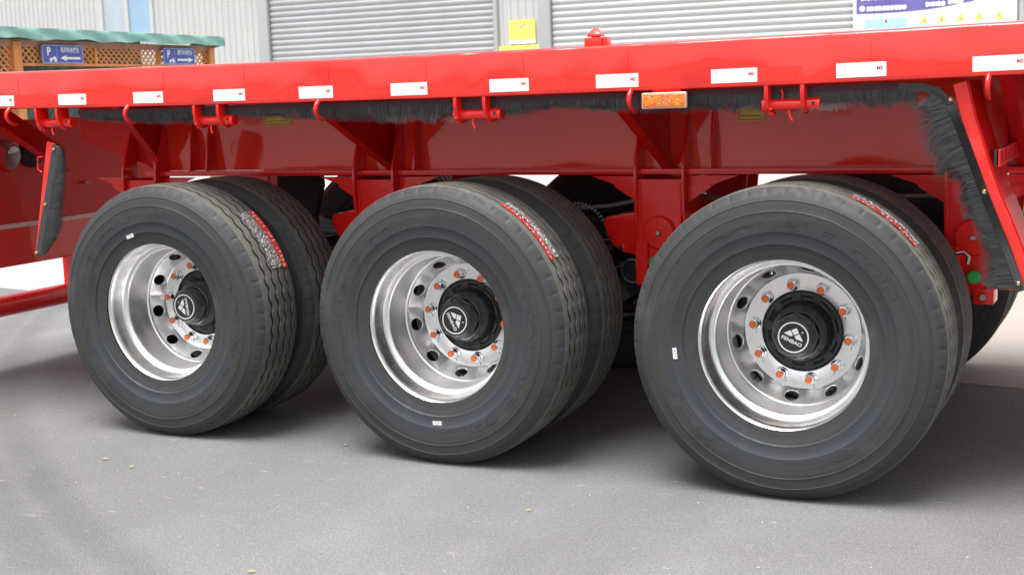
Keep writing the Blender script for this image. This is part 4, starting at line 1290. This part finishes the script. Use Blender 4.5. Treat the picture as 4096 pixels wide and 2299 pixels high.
def hubcap_mesh(extra):
    b = MB()
    b.lathe([(0.086, 0.208), (0.086, 0.200), (0.080, 0.196)], 64)
    b.lathe([(0.0815, 0.199), (0.0815, 0.166), (0.076, 0.158), (0.068, 0.155)], 8)
    b.lathe([(0.071, 0.157), (0.069, 0.150), (0.062, 0.1435), (0.0600, 0.1425), (0.0575, 0.1430), (0.0, 0.1430)], 64)
    b.mat(1)
    y = 0.1422
    K = 64
    vs = [(0.0545 * math.cos(2 * math.pi * k_ / K), y, 0.0545 * math.sin(2 * math.pi * k_ / K)) for k_ in range(K)] + [(0.0498 * math.cos(2 * math.pi * k_ / K), y, 0.0498 * math.sin(2 * math.pi * k_ / K)) for k_ in range(K)]
    b.add(vs, [(k_, (k_ + 1) % K, K + (k_ + 1) % K, K + k_) for k_ in range(K)])
    ca, sa = math.cos(R(extra)), math.sin(R(extra))
    def T(px, py):
        u, v = (px - 1265) / 465 * 0.0545, -(py - 535) / 465 * 0.0545
        return (u * ca - v * sa, y, u * sa + v * ca)
    for poly in ([(975, 410), (1190, 320), (1255, 475), (1190, 505)], [(1215, 310), (1370, 250), (1435, 400), (1290, 465)], [(1300, 490), (1455, 430), (1550, 655), (1340, 575)],
                 [(1540 + 26 * math.cos(t * math.pi / 4), 380 + 26 * math.sin(t * math.pi / 4)) for t in range(8)]):
        b.add([T(*p) for p in poly], [tuple(range(len(poly)))])
    vs_, fs_ = text_geo('FENBAO', 1.0, 0.035, spacing=1.05)
    x0 = min(v[0] for v in vs_); x1 = max(v[0] for v in vs_); z0 = min(v[1] for v in vs_); z1 = max(v[1] for v in vs_)
    wt = 0.0765; ht = 0.0132
    ta = R(-23.4)
    # centre of the word in drawing space
    cx, cy = (1215 - 1265) / 465 * 0.0545, -(648 - 535) / 465 * 0.0545
    out = []
    for (vx, vy) in vs_:
        u = ((vx - x0) / (x1 - x0) - 0.5) * wt; v = ((vy - z0) / (z1 - z0) - 0.5) * ht
        X_ = cx + u * math.cos(ta) - v * math.sin(ta); Z_ = cy + u * math.sin(ta) + v * math.cos(ta)
        out.append((X_ * ca - Z_ * sa, y, X_ * sa + Z_ * ca))
    b.add(out, fs_)
    return b.mesh('hub_cap', [M['black_paint'], M['white']], smooth=35)

# moulded lettering on the sidewall
def side_y(r):
    pts = [(0.385, -0.035), (0.415, -0.0375), (0.44, -0.038)]
    return -0.0375
def lettering_meshes():
    out_m = []
    def word(t, a_mid, span, r0, h):
        vs, fs = text_geo(t, 1.0, 0.02)
        x0 = min(v[0] for v in vs); x1 = max(v[0] for v in vs); z0 = min(v[1] for v in vs); z1 = max(v[1] for v in vs)
        out = []
        for x, z in vs:
            a = R(a_mid + span / 2 - span * (x - x0) / (x1 - x0)); r_ = r0 + h * (z - z0) / (z1 - z0)
            out.append((r_ * math.cos(a), -0.0368 - 0.0022 * min(1, (r_ - .386) / .03), r_ * math.sin(a)))
        b = MB(); b.add(out, fs)
        me = b.mesh('sidewall_lettering', M['rubber'])
        bm = bmesh.new(); bm.from_mesh(me)
        ret = bmesh.ops.extrude_face_region(bm, geom=bm.faces[:])
        for e in ret['geom']:
            if isinstance(e, bmesh.types.BMVert): e.co.y += 0.003
        bm.to_mesh(me); bm.free()
        out_m.append(me)
    word('DOUBLE', 95, 62, 0.392, 0.034)
    word('COIN', 40, 30, 0.392, 0.034)
    word('DOUBLE', 275, 62, 0.392, 0.034)
    word('COIN', 220, 30, 0.392, 0.034)
    return out_m
let_ms = lettering_meshes()

def patch(b, a0, a1, y0, y1, r, na=24, ny=3, jag=0.0, seed=0, lift=0.0):
    rr_ = random.Random(seed); vs = []
    for i in range(na + 1):
        a = R(a0 + (a1 - a0) * i / na)
        j0 = jag * math.sin(i * 1.35 + seed) ; j1 = jag * math.sin(i * 1.35 + seed)
        for j in range(ny + 1):
            y = y0 + (y1 - y0) * j / ny + (j0 if j == 0 else (j1 if j == ny else (j0 + j1) / 2))
            q = r + lift * rr_.random()
            vs.append((q * math.cos(a), y, q * math.sin(a)))
    k_ = ny + 1
    b.add(vs, [(i * k_ + j, i * k_ + j + 1, (i + 1) * k_ + j + 1, (i + 1) * k_ + j) for i in range(na) for j in range(ny)])

stick_spec = [
    # wheel index: (angle hi, angle lo, red y0,y1, film y0,y1)
    (50.0, 19.5, 0.176, 0.206, 0.098, 0.172),
    (59.5, 29.0, 0.030, 0.056, 0.060, 0.098),
    (67.0, 38.2, 0.048, 0.078, 0.082, 0.125),
]
small_lbl = [(109.8, 0.345, 18), (-89.5, 0.368, 2), (-173.4, 0.372, -84)]
cap_rot = [120.0, -39.5, 0.0]

def make_wheel(x, y, zrot, detail, idx=0, ry=0.0):
    w = bpy.data.objects.new('wheel', rim_me); col.objects.link(w)
    w.parent = tr
    w.matrix_parent_inverse = Matrix.Translation((0, -1.2, 0))
    w.location = (x, y, 0.5355); w.rotation_euler = (0, ry, zrot)
    t = put('tyre', tyre_me, w, local=True, rot=(0, -ry, 0))
    if detail >= 1:
        for k_ in range(10):
            a = R(-7.5 + 36 * k_)
            q = put('wheel_nut', nut_me, w, local=True, loc=(0.170 * math.cos(a), 0.267, 0.170 * math.sin(a)), rot=(0, rnd.uniform(-0.5, 0.5), 0))
            q = put('nut_cap', cap_me, w, local=True, loc=(0.170 * math.cos(a), 0.267, 0.170 * math.sin(a)))
        put('hub', hub_me, w, local=True)
        put('hub_cap', hubcap_mesh(cap_rot[idx]), w, local=True)
    if detail >= 2:
        for lm_ in let_ms: put('sidewall_lettering', lm_, w, local=True, rot=(0, (R(100), R(-75), 0)[idx], 0))
        a1, a0, r0, r1, f0, f1 = stick_spec[idx]
        b = MB(); patch(b, a0, a1, r0, r1, 0.5408, 30, 3, 0.0018, idx)
        b.mat(1)
        rr_ = random.Random(idx + 3)
        # white characters printed along the strip
        na = 15
        for k_ in range(na):
            aa = a0 + (a1 - a0) * (k_ + 0.6) / (na + 0.4)
            if k_ in (5, 9): continue
            for q_ in range(4):
                y0 = r0 + (r1 - r0) * rr_.uniform(0.15, 0.6); y1 = y0 + (r1 - r0) * rr_.uniform(0.12, 0.35)
                w0 = aa + rr_.uniform(-0.5, 0.35); w1 = w0 + rr_.uniform(0.15, 0.5)
                patch(b, w0, w1, y0, min(y1, r1 - .003), 0.5418 + 0.0002 * q_, 1, 1)
        b.build('tread_sticker', [M['red_sticker'], M['white']], w, smooth=60)
        ob = w.children[-1]; ob.matrix_parent_inverse = Matrix.Identity(4)
        b = MB(); patch(b, a0 + 0.5, a1 - 0.3, f0, f1, 0.5406, 60, 10, 0.0030, idx + 5, 0.0035)
        b.mat(1)
        patch(b, a0 + (a1 - a0) * 0.62, a0 + (a1 - a0) * 0.74, f1 - 0.006, f1 - 0.001, 0.545, 4, 1)
        patch(b, a0 + (a1 - a0) * 0.40, a0 + (a1 - a0) * 0.50, f1 - 0.006, f1 - 0.001, 0.545, 4, 1)
        b.build('sticker_film', [M['silver_film'], M['red_sticker']], w)
        ob = w.children[-1]; ob.matrix_parent_inverse = Matrix.Identity(4)
        va = R((298.5, 262.5, 226.5)[idx])
        b = MB(); b.tube([(0.236 * math.cos(va), 0.31, 0.236 * math.sin(va)), (0.246 * math.cos(va), 0.235, 0.246 * math.sin(va)), (0.250 * math.cos(va), 0.205, 0.250 * math.sin(va))], [0.004, 0.004, 0.0035], 10)
        put('valve_stem', b.mesh('valve_stem', M['chrome'], smooth=50), w, local=True)
        # barcode sticker on the sidewall
        la, lr, lt = small_lbl[idx]
        b = MB()
        b.box(-0.019, 0.019, -0.0022, 0.0, -0.0075, 0.0075)
        b.mat(1)
        for k_ in range(11):
            xx = -0.015 + k_ * 0.0028
            b.add([(xx, -0.0026, -0.001), (xx + 0.0014, -0.0026, -0.001), (xx + 0.0014, -0.0026, 0.0055), (xx, -0.0026, 0.0055)], [(0, 1, 2, 3)])
        b.add([(-0.014, -0.0026, -0.0055), (0.006, -0.0026, -0.0055), (0.006, -0.0026, -0.0042), (-0.014, -0.0026, -0.0042)], [(0, 1, 2, 3)])
        o = put('barcode_sticker', b.mesh('barcode_sticker', [M['tape_white'], M['ink_grey']]), w, local=True)
        ys = -0.0305 if lr < 0.352 else (-0.0328 if lr < 0.370 else -0.0335)
        o.location = (lr * math.cos(R(la)), ys, lr * math.sin(R(la))); o.rotation_euler = (R(3 if lr < .35 else 3), -R(lt), 0)
    return w
for i, ax in enumerate((-1.334, 0.0, 1.334)):
    make_wheel(ax, 0.0, 0, 2, i)
    make_wheel(ax, 0.572, math.pi, 0, ry=R(-15))
    make_wheel(ax, TW - 0.572, 0, 0, ry=R(-15))
    w = make_wheel(ax, TW, math.pi, 1, i)

# moulding hairs on the near tyres
b = MB()
for ax in (-1.334, 0, 1.334):
    for k_ in range(150):
        a = rnd.uniform(0.2, math.pi - 0.1); y = rnd.choice((0.0, 0.03, 0.19, 0.345, 0.40))
        r0 = 0.537
        p = Vector((ax + r0 * math.cos(a), y, 0.538 + r0 * math.sin(a)))
        L_ = rnd.uniform(0.004, 0.011); dd = Vector((math.cos(a), rnd.gauss(0, .4), math.sin(a))).normalized()
        sd = Vector((-math.sin(a), 0, math.cos(a))) * 0.0004
        b.add([p - sd, p + sd, p + dd * L_], [(0, 1, 2)])
b.build('moulding_hairs', M['dull_black'], tr, kind='stuff')

# ------------------------------------------------------------------ small litter on the asphalt
lf = [((-1.324, -0.412), 'small orange-brown leaf on the asphalt left of the rear wheel'), ((-1.136, -0.467), 'thin yellow leaf on the asphalt in front of the rear wheel'),
      ((-0.503, 0.09), 'tiny yellow leaf on the asphalt between the left and middle wheels'), ((0.572, -0.429), 'tiny orange leaf on the asphalt below the middle wheel'),
      ((0.035, -1.253), 'orange leaf cut by the bottom edge of the picture')]
for i, ((x, y), lb) in enumerate(lf):
    b = MB(); L_ = 0.016 if i in (2, 3) else 0.026
    a = rnd.uniform(-0.3, 0.5) + 0.45
    pts = []
    for q in range(9):
        t = q / 8; w_ = 0.0045 * math.sin(math.pi * t) ** 0.7
        for s_ in (-1, 0, 1):
            u, v = (t - .5) * L_, s_ * w_
            pts.append((x + u * math.cos(a) - v * math.sin(a), y + u * math.sin(a) + v * math.cos(a), 0.003 + 0.003 * abs(s_) + 0.003 * math.sin(3 * t)))
    fs = [(q * 3 + s_, q * 3 + s_ + 1, q * 3 + s_ + 4, q * 3 + s_ + 3) for q in range(8) for s_ in range(2)]
    b.add(pts, fs)
    o = b.build('fallen_leaf', M['leaf'], smooth=60)
    o['label'] = lb; o['category'] = 'leaf'; o['group'] = 'leaves fallen on the asphalt'
b = MB()
for k_ in range(160):
    x = rnd.uniform(-3.2, 2.6); y = rnd.uniform(-2.4, 0.1); L_ = rnd.uniform(0.002, 0.006)
    c = Vector((x, y, 0.0015)); a = rnd.random() * 6.28
    pts = [c + Vector((math.cos(a + q * 2.09) * L_, math.sin(a + q * 2.09) * L_ * .6, 0)) for q in range(3)] + [c + Vector((0, 0, L_ * .6))]
    b.add(pts, [(0, 1, 3), (1, 2, 3), (2, 0, 3)])
b.build('grit', plain('pale_grit', (0.45, 0.44, 0.41), 0.8), kind='stuff', label='pale grit and tiny chips scattered on the asphalt', category='grit')
